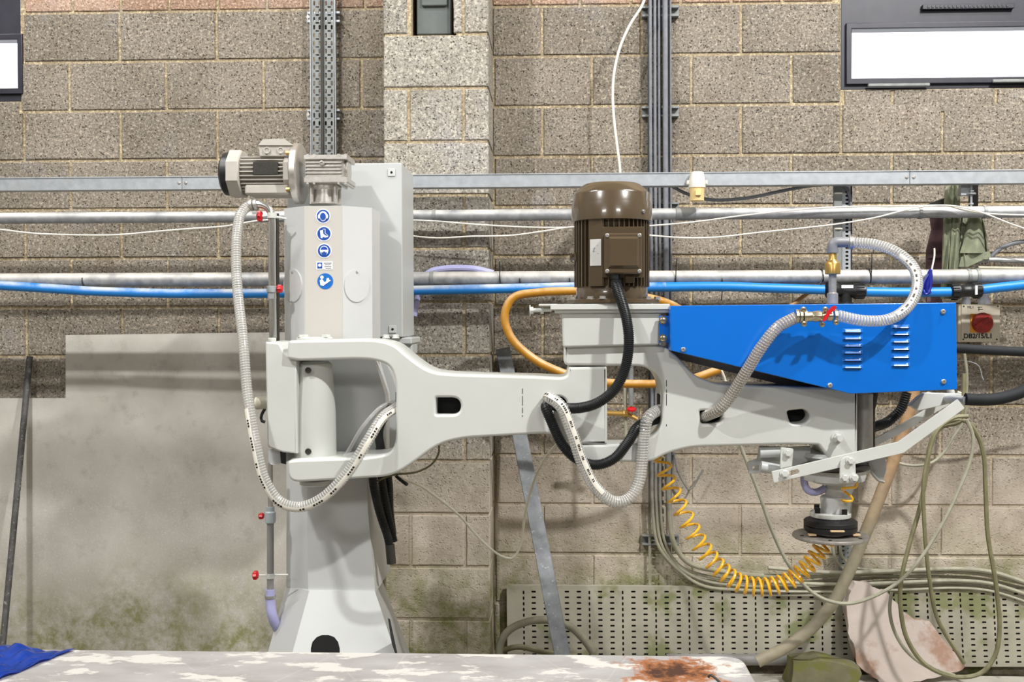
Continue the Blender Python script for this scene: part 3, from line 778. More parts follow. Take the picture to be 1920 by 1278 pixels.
# webbing bundle and maroon bracket on the right
br = empty('steel_bracket', P(1760, 590, -.28), 'maroon steel hanger plate behind the green webbing', 'bracket')
bm = bmesh.new(); pprism(bm, [(1742, 384), (1795, 372), (1790, 420), (1768, 478), (1766, 600), (1738, 600), (1738, 470), (1748, 430)], -.27, -.255); pprism(bm, [(1740, 476), (1766, 474), (1766, 484), (1740, 484)], -.28, -.2701)
obj('hanger_plate', bm, M['maroon'], br)
bm = bmesh.new(); pprism(bm, [(1736, 384), (1780, 368), (1800, 370), (1800, 384), (1745, 388)], -.30, -.20); obj('hanger_top', bm, M['darksteel'], br)
wb = empty('webbing_bundle', P(1810, 500, -.32), 'dusty green lifting webbing folded over a hook at right', 'sling')
def strapm(l):
    "l: list of (x0,x1,y,Ydepth) rows"
    b = bmesh.new(); F = []; n = 10
    for (x0, x1, y, Y) in l:
        row = []
        for k in range(n+1):
            t = k/n; yy = Y-.018*math.sin(t*PI)-.008*math.sin(t*PI*3+y*.03)
            row.append(P(x0+(x1-x0)*t, y, yy))
        F.append(row)
    V = [[b.verts.new(p) for p in r] for r in F]; W = [[b.verts.new(p+Vector((0, .006, 0))) for p in r] for r in F]
    for A in (V, W):
        for r, s in zip(A, A[1:]):
            for k in range(n): b.faces.new((r[k], r[k+1], s[k+1], s[k]))
    m_ = len(V)
    for i in range(m_-1):
        b.faces.new((V[i][0], V[i+1][0], W[i+1][0], W[i][0])); b.faces.new((V[i][n], V[i+1][n], W[i+1][n], W[i][n]))
    for k in range(n): b.faces.new((V[0][k], V[0][k+1], W[0][k+1], W[0][k])); b.faces.new((V[-1][k], V[-1][k+1], W[-1][k+1], W[-1][k]))
    return b
def dens(l, n=6):
    out = []
    for a, b_ in zip(l, l[1:]):
        for k in range(n): out.append(tuple(a[i]+(b_[i]-a[i])*k/n for i in range(4)))
    return out+[l[-1]]
for rows in ([(1780, 1792, 345, -.33), (1772, 1792, 356, -.34), (1770, 1788, 400, -.36), (1768, 1786, 460, -.37), (1766, 1784, 520, -.34), (1764, 1782, 560, -.32)],
             [(1787, 1800, 344, -.33), (1787, 1800, 380, -.35), (1782, 1800, 440, -.385), (1780, 1797, 505, -.375), (1778, 1794, 560, -.33)],
             [(1802, 1822, 405, -.33), (1800, 1815, 440, -.35), (1797, 1812, 470, -.36), (1798, 1822, 500, -.36)],
             [(1816, 1838, 404, -.36), (1812, 1842, 430, -.375), (1806, 1846, 455, -.38), (1800, 1848, 474, -.38)],
             [(1836, 1842, 404, -.34), (1842, 1850, 440, -.34), (1848, 1853, 470, -.35), (1834, 1858, 486, -.37)]):
    obj('webbing_strap', strapm(dens(rows)), M['strap'], wb)
bm = bmesh.new(); pprism(bm, [(1798, 500), (1802, 482), (1818, 475), (1856, 471), (1858, 482), (1836, 490), (1815, 500)], -.38, -.35); obj('webbing_fold', bm, M['strap'], wb)
hk = empty('threaded_hanger', P(1822, 400, -.40), 'small bolted hanger rod under the trunking beside the webbing', 'hanger')
bm = bmesh.new(); pbox(bm, 1802, 343, 1822, 366, -.43, -.40, .001); obj('channel', bm, M['galv'], hk)
bm = bmesh.new(); pbox(bm, 1818, 343, 1834, 392, -.37, -.36); obj('back_plate', bm, M['darksteel'], hk)
bm = bmesh.new(); a = P(1821, 344, -.43); b_ = P(1821, 392, -.43); cyl(bm, b_, a, .005, 10); obj('rod', bm, M['galv'], hk)
for yy, r in ((358, .012), (363, .02), (382, .010)):
    bm = bmesh.new(); a = P(1821, yy, -.43); lathe(bm, [(r, -.003), (r, .003)], a, (0, 0, 1), 6); obj('nut', bm, M['galv'], hk)
# blue twine bundle
bm = bmesh.new(); tube(bm, pp([(1752, 465), (1752, 480), (1748, 500), (1746, 512)], -.47), .0035, .01, 6); tw_ = empty('hook_lead', P(1742, 552, -.47), 'dark blue plastic strap knotted over the blue pipe at right', 'strap'); obj('lead', bm, M['white'], tw_)
bm = bmesh.new(); loft(bm, [[P(x+dx, y+dy, -.475+q) for dx, dy, q in ((-w_, 0, 0), (0, 2, -.012), (w_, 0, 0), (0, -2, .012))] for x, y, w_ in ((1745, 505, 3), (1743, 515, 6), (1741, 530, 8), (1738, 540, 6), (1741, 548, 7), (1737, 553, 2))]); obj('strap_knot', bm, M['bluestring'], tw_)
bm = bmesh.new(); tube(bm, pp([(1741, 514), (1732, 530), (1730, 545), (1736, 552), (1743, 545), (1746, 520)], -.482), .005, .01, 6); obj('strap_loop', bm, M['bluestring'], tw_)
# black cable / hoses top right
cable([(1858, 482), (1872, 468), (1900, 456), (1990, 446)], -.33, .009, 'conduit', 'hose', 'grey hose arching in from the right edge above the thick pipe', 'hose')
cable([(1790, 502), (1815, 492), (1850, 487), (1900, 488), (1990, 492)], -.36, .010, 'pipe', 'hose', 'braided pale hose resting along the thick pipe at the right edge', 'hose')
cable([(1834, 502), (1880, 503), (1990, 505)], -.39, .008, 'oldcable', 'cable', 'straight grey cable on top of the thick pipe at the right edge', 'cable')

# isolator switch
iso = empty('isolator_switch', P(1840, 640, -.15), 'beige isolator switch box with a red rotary knob, hand lettered below', 'switch')
bm = bmesh.new(); pbox(bm, 1797, 570, 1874, 641, -.17, -.03, .004); obj('enclosure', bm, M['beigebox'], iso)
bm = bmesh.new(); pbox(bm, 1803, 570, 1875, 640, -.176, -.1705, .002); lid = obj('lid', bm, M['beigebox'], iso)
bm = bmesh.new(); pbox(bm, 1820, 588, 1857, 623, -.180, -.1765, .001); obj('orange_plate', bm, M['orange'], iso)
bm = bmesh.new(); lathe(bm, [(.044, 0), (.044, .012), (.040, .016), (.03, .017)], P(1841, 605, -.18), (0, -1, 0), 28)
k0 = obj('knob', bm, M['redknob'], iso)
bm = bmesh.new(); c = P(1841, 605, -.197); q = Matrix.Rotation(math.radians(-35), 3, 'Y')
box(bm, (-.036, -.012, -.009), (.036, .004, .009), .003)
for v in bm.verts: v.co = c+q @ v.co
obj('knob_grip', bm, M['redknob'], k0)
for x, y in ((1807, 574), (1871, 574), (1806, 636), (1869, 636)):
    bm = bmesh.new(); lathe(bm, [(.0035, 0), (.0035, .001)], P(x, y, -.176), (0, -1, 0), 10); obj('screw', bm, M['ink'], lid)
text('DB2/15/L1', .028, P(1834, 630, -.1768), M['ink'], lid, bold=.0008)
text('ML1', .016, P(1820, 576, -.1768), M['ink'], lid)
bm = bmesh.new(); pbox(bm, 1833, 575, 1842, 576, -.1768, -.1762); pbox(bm, 1834, 579, 1843, 580, -.1768, -.1762); pbox(bm, 1835, 576, 1836, 583, -.1768, -.1762); obj('symbol', bm, M['ink'], lid)
for x, r, y0 in ((1845, .021, 552), (1811, .016, 557)):
    bm = bmesh.new(); a = P(x, 571, -.1); cyl(bm, a, P(x, y0-8, -.1), r, 14); lathe(bm, [(r*1.25, 0), (r*1.25, .02)], a, (0, 0, 1), 12); obj('conduit_entry', bm, M['conduit'], iso)
# stray wires right
cable([(1795, 675), (1810, 676), (1835, 685), (1841, 705), (1844, 712)], -.15, .0028, 'galv', 'wire', 'bent bare wire sticking out right of the blue guard', 'wire')
cable([(1808, 660), (1813, 700), (1812, 740), (1806, 790), (1790, 815), (1768, 850), (1745, 868), (1705, 872), (1670, 862), (1650, 850)], -.2, .0065, 'oldcable', 'cable', 'grey cable drooping from the isolator and swinging left under the lever', 'cable')
cable([(1795, 735), (1830, 744), (1880, 742), (1930, 728), (2000, 715)], -.3, .006, 'cream', 'cable', 'cream cable sagging behind the lower lever grip', 'cable')
cable([(1264, 850), (1270, 880), (1285, 910), (1292, 918), (1300, 912), (1312, 890), (1319, 880)], -.06, .0042, 'conduit', 'wire', 'short bent grey wire on the wall right of the coiled yellow hose top', 'wire')

# hanging cables right
cable([(1808, 700), (1806, 760), (1800, 790), (1765, 800), (1745, 830), (1738, 880), (1725, 950), (1705, 1020), (1690, 1085), (1688, 1130), (1700, 1195), (1735, 1245), (1790, 1268), (1838, 1262), (1865, 1230), (1874, 1180), (1868, 1100), (1852, 1000), (1848, 920), (1844, 850), (1830, 810), (1812, 790), (1790, 786), (1762, 800)],
      -.42, .0095, 'olive', 'cable', 'olive cable hanging in a long loop to the floor at right', 'cable')
cable([(1815, 780), (1790, 782), (1758, 806), (1742, 850), (1732, 900), (1733, 980), (1742, 1080), (1758, 1160), (1790, 1215), (1808, 1243)], -.46, .0085, 'olive', 'cable', 'olive cable hanging down onto the broken stone slab', 'cable')
cable([(1812, 786), (1824, 815), (1820, 860), (1795, 925), (1765, 985), (1725, 1048), (1692, 1085), (1650, 1112), (1600, 1130), (1560, 1128), (1520, 1108), (1480, 1060), (1450, 1000), (1425, 930), (1402, 870), (1386, 830)], -.5, .0075, 'oldcable', 'cable', 'long grey cable sweeping from behind the arm down past the yellow coil', 'cable')
cable([(1672, 1110), (1668, 1140), (1676, 1180), (1700, 1220), (1740, 1250), (1790, 1266)], -.36, .0075, 'oldcable', 'cable', 'short grey cable draped down the face of the broken stone slab', 'cable')

# pole
bm = bmesh.new(); tube(bm, pp([(1722, 700), (1690, 820), (1650, 930), (1618, 1010), (1590, 1075), (1563, 1128), (1520, 1178), (1470, 1215), (1420, 1240)], -.3), .0255, .03, 14)
obj('thick_hose', bm, M['wood'], label='thick brown dusty hose slanting down behind the grinding disc to the floor', cat='hose')
# ochre hoses
cable([(1330, 640, -.1), (1290, 590, -.5), (1245, 566, -.62), (1200, 555), (1150, 545), (1080, 545), (1010, 548), (962, 558), (946, 590), (958, 632), (1000, 672), (1050, 697), (1100, 712), (1150, 718), (1250, 718), (1300, 709), (1350, 692)], -.62, .0165, 'orangehose', 'hose', 'ochre hose looping behind the arm joint and brown motor', 'hose', step=.02, seg=14)
cable([(1365, 668), (1340, 680)], -.55, .001, 'orangepipe', 'cord', 'x', 'cord') if False else None
cable([(1350, 690), (1357, 705), (1362, 722), (1366, 745)], -.6, .006, 'cream', 'hose', 'short ribbed cream hose hanging under the blue guard', 'hose')
cable([(1400, 640), (1500, 560), (1540, 530)], -.35, .009, 'orangepipe', 'hose', 'ochre hose rising behind the brass fitting', 'hose')
# taps behind window of the joint
tp = empty('pipe_tap', P(1170, 800, -.35), 'old brass tap with a red handle on pale pipes behind the arm joint', 'tap')
bm = bmesh.new(); tube(bm, pp([(1183, 640), (1183, 760)], -.35), .011, .05, 10); obj('riser', bm, M['galvdull'], tp)
bm = bmesh.new(); tube(bm, pp([(1172, 720), (1174, 840)], -.33), .008, .05, 10); obj('riser', bm, M['oldcable'], tp)
bm = bmesh.new(); tube(bm, pp([(1138, 774), (1168, 775)], -.34), .011, .05, 10); lathe(bm, [(.016, 0), (.016, .02)], P(1168, 775, -.34), (1, 0, 0), 8); obj('tap_body', bm, M['brass'], tp)
bm = bmesh.new(); tube(bm, pp([(1175, 775), (1195, 785)], -.34), .010, .05, 10); obj('spout', bm, M['brass'], tp)
bm = bmesh.new(); lathe(bm, [(.012, -.006), (.02, -.004), (.02, .004), (.01, .008)], P(1184, 767, -.36), (0, -.3, 1), 10); obj('tap_handle', bm, M['red'], tp)
# lilac hose behind pier pipes
bm = bmesh.new(); tube(bm, pp([(776, 592), (782, 560), (790, 528), (806, 510), (840, 503), (890, 504), (925, 512)], -.38), .014, .02, 10)
obj('lilac_hose', bm, M['purple'], label='lilac hose arching over the thick pipe right of the cabinet', cat='hose')
# post
def bar(bm, a, b, wx, wy, bev=.002):
    a = Vector(a); b = Vector(b); d_ = (b-a); L = d_.length; q = d_.to_track_quat('Z', 'Y').to_matrix()
    x = Vector((1, 0, 0)); t = d_.normalized(); x = (x-t*x.dot(t)).normalized(); y = t.cross(x)
    n0 = len(bm.verts); box(bm, (-wx/2, -wy/2, 0), (wx/2, wy/2, L), bev)
    bm.verts.ensure_lookup_table()
    for v in bm.verts[n0:]: v.co = a+x*v.co.x+y*v.co.y+t*v.co.z
bm = bmesh.new(); a = P(943, 655, -.07); b_ = P(1054, 1225, -.5); dd = b_-a; b2 = a+dd*((a.z-.01)/(a.z-b_.z)); bar(bm, a, b2, .065, .045)
obj('steel_post', bm, M['galvpost'], label='galvanised square post leaning against the wall right of the pier', cat='post')
bm = bmesh.new(); a = P(56, 668, -.03); b_ = P(6, 1200, -.25); dd = b_-a; b2 = a+dd*((a.z-.015)/(a.z-b_.z)); tube(bm, [a, b2], .014, .2, 14)
obj('steel_tube', bm, M['speckled'], label='speckled dark steel tube leaning on the cement board at the left edge', cat='tube')

# perforated panels at the floor
def perf_sheet(cols, rows, Y, th, T, slotf):
    "sheet of cells, one slot per cell: cols = x edges, rows = y edges, slotf(ci, ri) -> (cx, cy, w, h) or None"
    b = bmesh.new(); cache = {}
    def V(x, y, d):
        k = (round(x, 3), round(y, 3), d)
        if k not in cache:
            p = P(T(x, y), y, Y); cache[k] = b.verts.new((p.x, Y+d*th, p.z))
        return cache[k]
    for ci in range(len(cols)-1):
        for ri in range(len(rows)-1):
            x0, x1, y0, y1 = cols[ci], cols[ci+1], rows[ri], rows[ri+1]; xm, ym = (x0+x1)/2, (y0+y1)/2
            q = slotf(ci, ri)
            if not q:
                for d in (0, 1): b.faces.new([V(x, y, d) for x, y in ((x0, y0), (x1, y0), (x1, y1), (x0, y1))])
                continue
            cx, cy, w_, h_ = q; r = min(w_, h_)*.3
            outer = [(x0, y0), (xm, y0), (x1, y0), (x1, ym), (x1, y1), (xm, y1), (x0, y1), (x0, ym)]
            a, c = w_/2, h_/2
            sl = [(cx-a+r, cy-c), (cx+a-r, cy-c), (cx+a, cy-c+r), (cx+a, cy+c-r), (cx+a-r, cy+c), (cx-a+r, cy+c), (cx-a, cy+c-r), (cx-a, cy-c+r)]
            sl = [sl[7], sl[0], sl[1], sl[2], sl[3], sl[4], sl[5], sl[6]]
            S0 = [V(x, y, 0) for x, y in sl]; S1 = [V(x, y, 1) for x, y in sl]
            O0 = [V(x, y, 0) for x, y in outer]; O1 = [V(x, y, 1) for x, y in outer]
            for k in range(8):
                l = (k+1) % 8
                b.faces.new((O0[k], O0[l], S0[l], S0[k])); b.faces.new((O1[l], O1[k], S1[k], S1[l])); b.faces.new((S0[k], S0[l], S1[l], S1[k]))
    return b
def pegboard(x0, x1, ty, by, phase, Y, shear=0.0, name='perforated_panel', label=''):
    T = lambda x, y: x+shear*(y-1102)
    cols = [x0]; kinds = []
    x = phase; kinds.append('-'); cols.append(x-7)
    while x < x1-30:
        for kd, e in (('v', x+8), ('h', x+31), ('h', x+53)):
            cols.append(e); kinds.append(kd)
        x += 62.3
    if cols[-1] < x1: cols.append(x1); kinds.append('-')
    rows = [ty]; y = ty+3
    while y < by-8: rows.append(y); y += 10.65
    rows.append(y); rows.append(max(by, y+2)); nr = len(rows)-1
    ctr = {}
    def sf(ci, ri):
        kd = kinds[ci]
        if kd == '-' or ri == 0 or ri == nr-1: return None
        cx = (cols[ci]+cols[ci+1])/2; cy = (rows[ri]+rows[ri+1])/2
        return (cx, cy, 3.2, 6.6) if kd == 'v' else (cx, cy-1.5, 8.4, 3.4)
    e = empty(name, P((x0+x1)/2, by, Y), label, 'panel')
    bb = perf_sheet(cols, rows, Y, .002, T, sf)
    obj('panel_sheet', bb, M['tray'], e, sharp=30)
    b = bmesh.new(); box(b, P(x0, ty, Y)+Vector((0, .0021, -.002)), P(x1, ty, Y)+Vector((0, .025, 0)))
    obj('panel_lip', b, M['tray'], e)
    b = bmesh.new(); prism(b, [(P(T(x, y), y, Y).x, P(x, y, Y).z) for x, y in ((x0+3, ty+3), (x1-3, ty+3), (x1-3, by-1), (x0+3, by-1))], Y+.006, Y+.009); obj('panel_slot_shade', b, M['hole'], e, 'added black sheet standing for shade behind the slots')  # black sheet added so the slots look shaded inside
    return e
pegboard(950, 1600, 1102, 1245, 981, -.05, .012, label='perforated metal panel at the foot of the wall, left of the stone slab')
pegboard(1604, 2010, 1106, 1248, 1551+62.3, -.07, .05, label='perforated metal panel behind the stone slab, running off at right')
# short perforated strip under spindle
sl = []; y = 760
while y < 1075: sl.append(slot(1581, y, 6, 3, 2)); sl.append(slot(1590, y+4, 3, 3, 2)); y += 8
t4 = empty('cable_tray', P(1585, 1080, -.04), 'narrow perforated strip on the wall behind the grinding spindle', 'cable tray')
link('tray_strip', perf([(1573, 740), (1597, 740), (1597, 1080), (1573, 1080)], -.045, sl), M['galvdull'], t4)
bm = bmesh.new(); pbox(bm, 1576, 742, 1595, 1078, -.02, -.0); obj('strut', bm, M['darksteel'], t4)

# floor things
bm = bmesh.new(); box(bm, (P(1372, 1270, -.1).x, -.62, 0), (P(1990, 1270, -.1).x, -.1, .035), .006); obj('paving_slab', bm, M['floorstone'], label='pale stone slab lying on the floor under the broken stone', cat='stone slab')
def rock(outline, Y0, th, lean, m, name, label, cat, seed):
    rnd = random.Random(seed); b = bmesh.new()
    pts = []
    n = len(outline)
    for i in range(n):
        a, c = outline[i], outline[(i+1) % n]
        for k in range(3):
            t = k/3; pts.append((a[0]+(c[0]-a[0])*t+rnd.uniform(-2, 2)*(k > 0), a[1]+(c[1]-a[1])*t+rnd.uniform(-2, 2)*(k > 0)))
    zt = min(p[1] for p in pts); zb_ = max(p[1] for p in pts)
    fr = []; bk = []
    for x, y in pts:
        Y = Y0-lean*(y-zt)/(zb_-zt); p = P(x, y, Y); fr.append(b.verts.new(p)); q = p+Vector((rnd.uniform(-.012, .012), th*rnd.uniform(.85, 1.1), rnd.uniform(-.006, .01))); bk.append(b.verts.new(q))
    N_ = len(fr)
    mid = [b.verts.new((fr[i].co+bk[i].co)/2+Vector((rnd.uniform(-.008, .008), 0, rnd.uniform(-.006, .006)))) for i in range(N_)]
    ff = b.faces.new(fr); fb = b.faces.new(bk[::-1])
    for i in range(N_):
        j = (i+1) % N_; b.faces.new((fr[i], fr[j], mid[j], mid[i])); b.faces.new((mid[i], mid[j], bk[j], bk[i]))
    bmesh.ops.triangulate(b, faces=[ff, fb])
    return obj(name, b, m, None, label, cat, sharp=25)
rock([(1603, 1093), (1630, 1094), (1641, 1106), (1660, 1109), (1678, 1128), (1695, 1148), (1732, 1170), (1746, 1170), (1776, 1207), (1810, 1244), (1803, 1256), (1768, 1266), (1725, 1277), (1690, 1283), (1650, 1280), (1633, 1264), (1606, 1243), (1603, 1215), (1590, 1186), (1588, 1144), (1592, 1115)],
     -.12, .045, .10, M['stone'], 'broken_stone', 'broken pinkish stone slab propped against the perforated panels', 'stone', 3)
rock([(1488, 1240), (1540, 1238), (1605, 1252), (1616, 1262), (1600, 1300), (1560, 1315), (1480, 1310)], -.30, .12, .0, M['moss'], 'mossy_stone', 'greenish mossy stone on the floor left of the broken slab', 'stone', 5)
bm = bmesh.new(); tube(bm, pp([(1250, 1236), (1535, 1236)], -.13), .025, .2, 16); obj('grey_pipe', bm, M['greyhose'], label='grey plastic pipe lying at the foot of the perforated panel', cat='pipe')
cable([(940, 1250), (936, 1215), (950, 1185), (985, 1166), (1030, 1162), (1070, 1175), (1100, 1205), (1112, 1222)], -.3, .0165, 'oldcable', 'hose', 'grey hose curled on the floor behind the leaning post', 'hose', seg=12)
cable([(935, 1222), (970, 1212), (1020, 1222), (1080, 1230)], -.22, .012, 'olive', 'hose', 'dark hose lying low behind the leaning post', 'hose', seg=10)

# ------------------------------------------------------------------ THE MACHINE
MC = P(625, 900, -1.13)
mach = empty('radial_arm_polisher', (MC.x, -1.13, 0), 'pale grey radial arm stone polisher with blue belt guard, standing behind the bench', 'machine')
def part(name, bm, m, label=None, parent=None, sharp=35): return obj(name, bm, M[m] if isinstance(m, str) else m, parent or mach, label, sharp=sharp)
def partme(name, me, m, label=None, parent=None): return link(name, me, M[m], parent or mach, label)

def ring8(fl, f0, f1, fr, br, y, Yf, Ym, Yb):
    "octagon ring at pixel height y (measured at Yf): left edge, front-left, front-right, right edge pixels"
    z = P(f0, y, Yf).z
    def at(px_, Y): return Vector((P(px_, y, Y).x, Y, z))
    ym2 = Yb-(Ym-Yf)
    L_, R_ = at(fl, Ym), at(fr, Ym); R_.x = P(fr, y, ym2).x
    F0, F1 = at(f0, Yf), at(f1, Yf)
    return [L_, F0, F1, R_, Vector((R_.x, ym2, z)), Vector((F1.x, Yb, z)), Vector((F0.x, Yb, z)), Vector((L_.x, ym2, z))]
# shaft
bm = bmesh.new(); loft(bm, [ring8(537, 578, 704, 726, 0, 1110, -1.29, -1.22, -.97), ring8(537, 576, 690, 712, 0, 960, -1.28, -1.22, -.98), ring8(537, 572, 680, 706, 0, 662, -1.27, -1.21, -.99)])
part('column', bm, 'paint2')
# flared base
bm = bmesh.new(); Bz = P(600, 1108, -1.3).z
r0 = ring8(538, 580, 703, 730, 0, 1107, -1.30, -1.21, -.95)
r1 = ring8(508, 548, 742, 764, 0, 1225, -1.40, -1.28, -.86)
yb_ = r1[4].y; A_, B_ = P(728, 1107, yb_), P(762, 1225, yb_)
for r_ in (r0, r1):
    for i_ in (3, 4): r_[i_].x = A_.x+(B_.x-A_.x)*(r_[i_].z-A_.z)/(B_.z-A_.z)
    r_[5].x = min(r_[5].x, r_[4].x-.05)
k = (r0[1].z)/(r0[1].z-r1[1].z)
r2 = [a.lerp(b_, k*.98) for a, b_ in zip(r0, r1)]
for v in r2: v.z = .02
loft(bm, [r0, r2]); base = part('base', bm, 'paint2')
bm = bmesh.new(); box(bm, (r2[0].x-.06, -1.6, 0), (r2[3].x+.06, -.75, .02), .003); part('floor_plate', bm, 'paint2')
# openings shown as dark recess plates that follow the flared face
fn = ((r0[2]-r0[1]).cross(r2[1]-r0[1])).normalized()
if fn.y > 0: fn = -fn
def onface(p0, p1, p2, px_, py_, off=.0012):
    d_ = CAMR.to_3x3() @ Vector(((px_-960)/FPX, -(py_-639)/FPX, -1)); n = (p1-p0).cross(p2-p0).normalized()
    if n.dot(d_) > 0: n = -n
    t = (p0-CAMC).dot(n)/d_.dot(n); return CAMC+d_*t+n*off
bm = bmesh.new()
arch = [(583, 1300), (583, 1215), (586, 1203), (594, 1194), (604, 1190), (616, 1190), (627, 1194), (634, 1203), (637, 1215), (637, 1300)]
bm.faces.new([bm.verts.new(onface(r0[1], r0[2], r2[1], x, y)) for x, y in arch]); part('access_opening', bm, 'hole', 'black arched opening')
bm = bmesh.new(); bm.faces.new([bm.verts.new(onface(r0[2], r0[3], r2[2], x, y)) for x, y in ((728, 1158), (732, 1160), (746, 1225), (752, 1290), (744, 1290), (738, 1225))]); part('side_slot', bm, 'hole')

# slide cover (upper enclosure)
bm = bmesh.new()
loft(bm, [ring8(534, 571, 643, 713, 0, 655, -1.29, -1.22, -.99), ring8(533, 570, 642, 712, 0, 386, -1.29, -1.22, -.99)])
# right side: extra facet
sc_ = part('slide_cover', bm, 'paint2', sharp=20)
# cover front uses slightly warmer tone
F0 = P(570, 386, -1.29); F1 = P(642, 386, -1.29); zz0 = P(600, 655, -1.29).z
bm = bmesh.new(); box(bm, (F0.x+.001, -1.2912, zz0), (F1.x-.001, -1.2901, F0.z-.001)); part('front_strip', bm, 'facet', 'warm grey front strip')
# round blanking covers
cr0, cr1, cr2 = ring8(534, 571, 643, 713, 0, 655, -1.29, -1.22, -.99), ring8(533, 570, 642, 712, 0, 386, -1.29, -1.22, -.99), None
def ell(cx, cy, rx, ry, n=32): return [(cx+rx*math.cos(2*PI*i/n), cy+ry*math.sin(2*PI*i/n)) for i in range(n)]
for (pa_, pb_, pc_), cx, rx, x0 in (((cr0[0], cr0[1], cr1[0]), 550, 17, 0), ((cr0[2], cr0[3], cr1[2]), 668, 23, 0)):
    bm = bmesh.new(); e1 = [bm.verts.new(onface(pa_, pb_, pc_, x, y, .004)) for x, y in ell(cx, 535, rx, 31)]; e2 = [bm.verts.new(onface(pa_, pb_, pc_, x, y, .0002)) for x, y in ell(cx, 535, rx, 31)]
    bm.faces.new(e1)
    for i in range(len(e1)): bm.faces.new((e1[i], e1[(i+1) % len(e1)], e2[(i+1) % len(e1)], e2[i]))
    o = part('blanking_disc', bm, 'paint2', parent=sc_)
    bm = bmesh.new(); p = onface(pa_, pb_, pc_, cx, 510, .004); lathe(bm, [(.005, 0), (.005, .001), (.003, .003)], p, (0, -1, 0), 12); obj('screw', bm, M['steel'], o) if False else part('screw', bm, 'steel', parent=sc_)
# stickers
def sticker(cx, cy, r_px, kind):
    Y = -1.2912; c = P(cx, cy, Y); r = px2m(r_px, Y)
    s = empty('safety_sticker', c, None) ; s.parent = mach; s.location = c-WL[mach.name]; WL[s.name] = c
    lab = {'ear': 'round blue ear protection sign', 'boot': 'round blue safety boots sign', 'eye': 'round blue goggles sign', 'read': 'round blue read the manual sign'}[kind]
    s['label'] = lab
    lv = [0]
    def disc(pts, m, name):
        lv[0] += 1; b = bmesh.new(); yy = Y-.0006*lv[0]
        prism(b, [(c.x+x*r, c.z+z*r) for x, z in pts], yy-.0004, yy+.0002)
        obj(name, b, M[m], s)
    circ = lambda x, z, rx, rz=None, n=26: [(x+rx*math.cos(2*PI*i/n), z+(rz or rx)*math.sin(2*PI*i/n)) for i in range(n)]
    if kind != 'read': disc(circ(0, 0, 1, n=36), 'stick_white', 'border')
    blue = 'stick_blue' if kind != 'read' else 'stick_blue2'
    disc(circ(0, 0, .86 if kind != 'read' else 1, n=36), blue, 'field')
    if kind == 'ear':
        disc(circ(0, .08, .58), 'stick_white', 'symbol'); disc(circ(0, -.14, .44, .56), 'stick_white', 'symbol')
        disc(circ(-.54, -.05, .16, .3), 'stick_white', 'symbol'); disc(circ(.54, -.05, .16, .3), 'stick_white', 'symbol')
        disc(circ(0, -.06, .38, .5), blue, 'symbol')
    elif kind == 'boot':
        disc([(-.5, .42), (-.12, .5), (-.08, .0), (.25, -.25), (.5, -.28), (.6, -.42), (.2, -.5), (-.15, -.42), (-.2, -.58), (-.42, -.55)], 'stick_white', 'symbol')
        disc([(-.15, .62), (.22, .62), (.2, .1), (.58, -.25), (.52, -.28), (.13, .08), (.15, .55), (-.15, .55)], 'stick_white', 'symbol')
    elif kind == 'eye':
        disc(circ(0, .04, .58, .64), 'stick_white', 'symbol'); disc(circ(0, .1, .48, .46), blue, 'symbol'); disc(circ(0, -.3, .36, .3), blue, 'symbol')
        disc([(-.6, .12), (.6, .12), (.55, -.02), (.42, -.22), (.12, -.2), (0, -.02), (-.12, -.2), (-.42, -.22), (-.55, -.02)], 'stick_white', 'symbol')
    else:
        disc(circ(-.42, .5, .22), 'stick_white', 'symbol')
        disc([(-.7, .1), (-.5, .26), (-.3, .2), (-.12, -.12), (.15, .0), (.1, -.1), (-.1, -.28), (-.2, -.62), (-.6, -.5)], 'stick_white', 'symbol')
        disc([(-.12, -.34), (.12, .02), (.2, .38), (.48, .42), (.5, .2), (.74, .1), (.3, -.2), (-.1, -.48)], 'stick_white', 'symbol')
sticker(606, 405, 14, 'ear'); sticker(607.5, 438, 14.5, 'boot'); sticker(608, 470, 14, 'eye'); sticker(610, 527, 15, 'read')
bm = bmesh.new(); pbox(bm, 593, 490, 624, 505, -1.2922, -1.2915); s_ = part('instruction_sticker', bm, 'stick_white')
bm = bmesh.new(); pbox(bm, 595, 492, 604, 503, -1.2928, -1.2923); part('sticker_field', bm, 'stick_blue', parent=s_)
bm = bmesh.new(); c_ = P(599.5, 497, -1.293); lathe(bm, [(.0055, 0), (.0055, .0004)], c_, (0, -1, 0), 14); part('sticker_symbol', bm, 'stick_white', parent=s_)
bm = bmesh.new()
for i, (a, b_) in enumerate(((607, 622), (609, 620), (608, 621), (610, 621))): pbox(bm, a, 492.6+i*3.1, b_, 493.4+i*3.1, -1.2928, -1.2923)
part('sticker_print', bm, 'ink', parent=s_)

# control cabinet
bm = bmesh.new(); pbox(bm, 538, 307, 755, 632, -.97, -.66, .003); cab = part('control_cabinet', bm, 'cab')
for x, y in ((734, 323), (736, 617)):
    bm = bmesh.new(); pbox(bm, x-7, y-7, x+7, y+7, -.974, -.9705, .001); l_ = part('lock_plate', bm, 'paint2', parent=cab)
    bm = bmesh.new(); lathe(bm, [(.0045, 0), (.0045, .0006)], P(x, y, -.9745), (0, -1, 0), 12); part('lock_hole', bm, 'hole', parent=cab)
bm = bmesh.new(); pbox(bm, 756, 632, 773, 665, -.9, -.75, .004); pbox(bm, 700, 633, 772, 645, -.95, -.7, .004); part('cabinet_bracket', bm, 'cab')
for x in (724, 742):
    bm = bmesh.new(); hexbolt(bm, P(x, 634, -1.3), .010, .012, (0, 0, 1)); part('bolt', bm, 'paint')

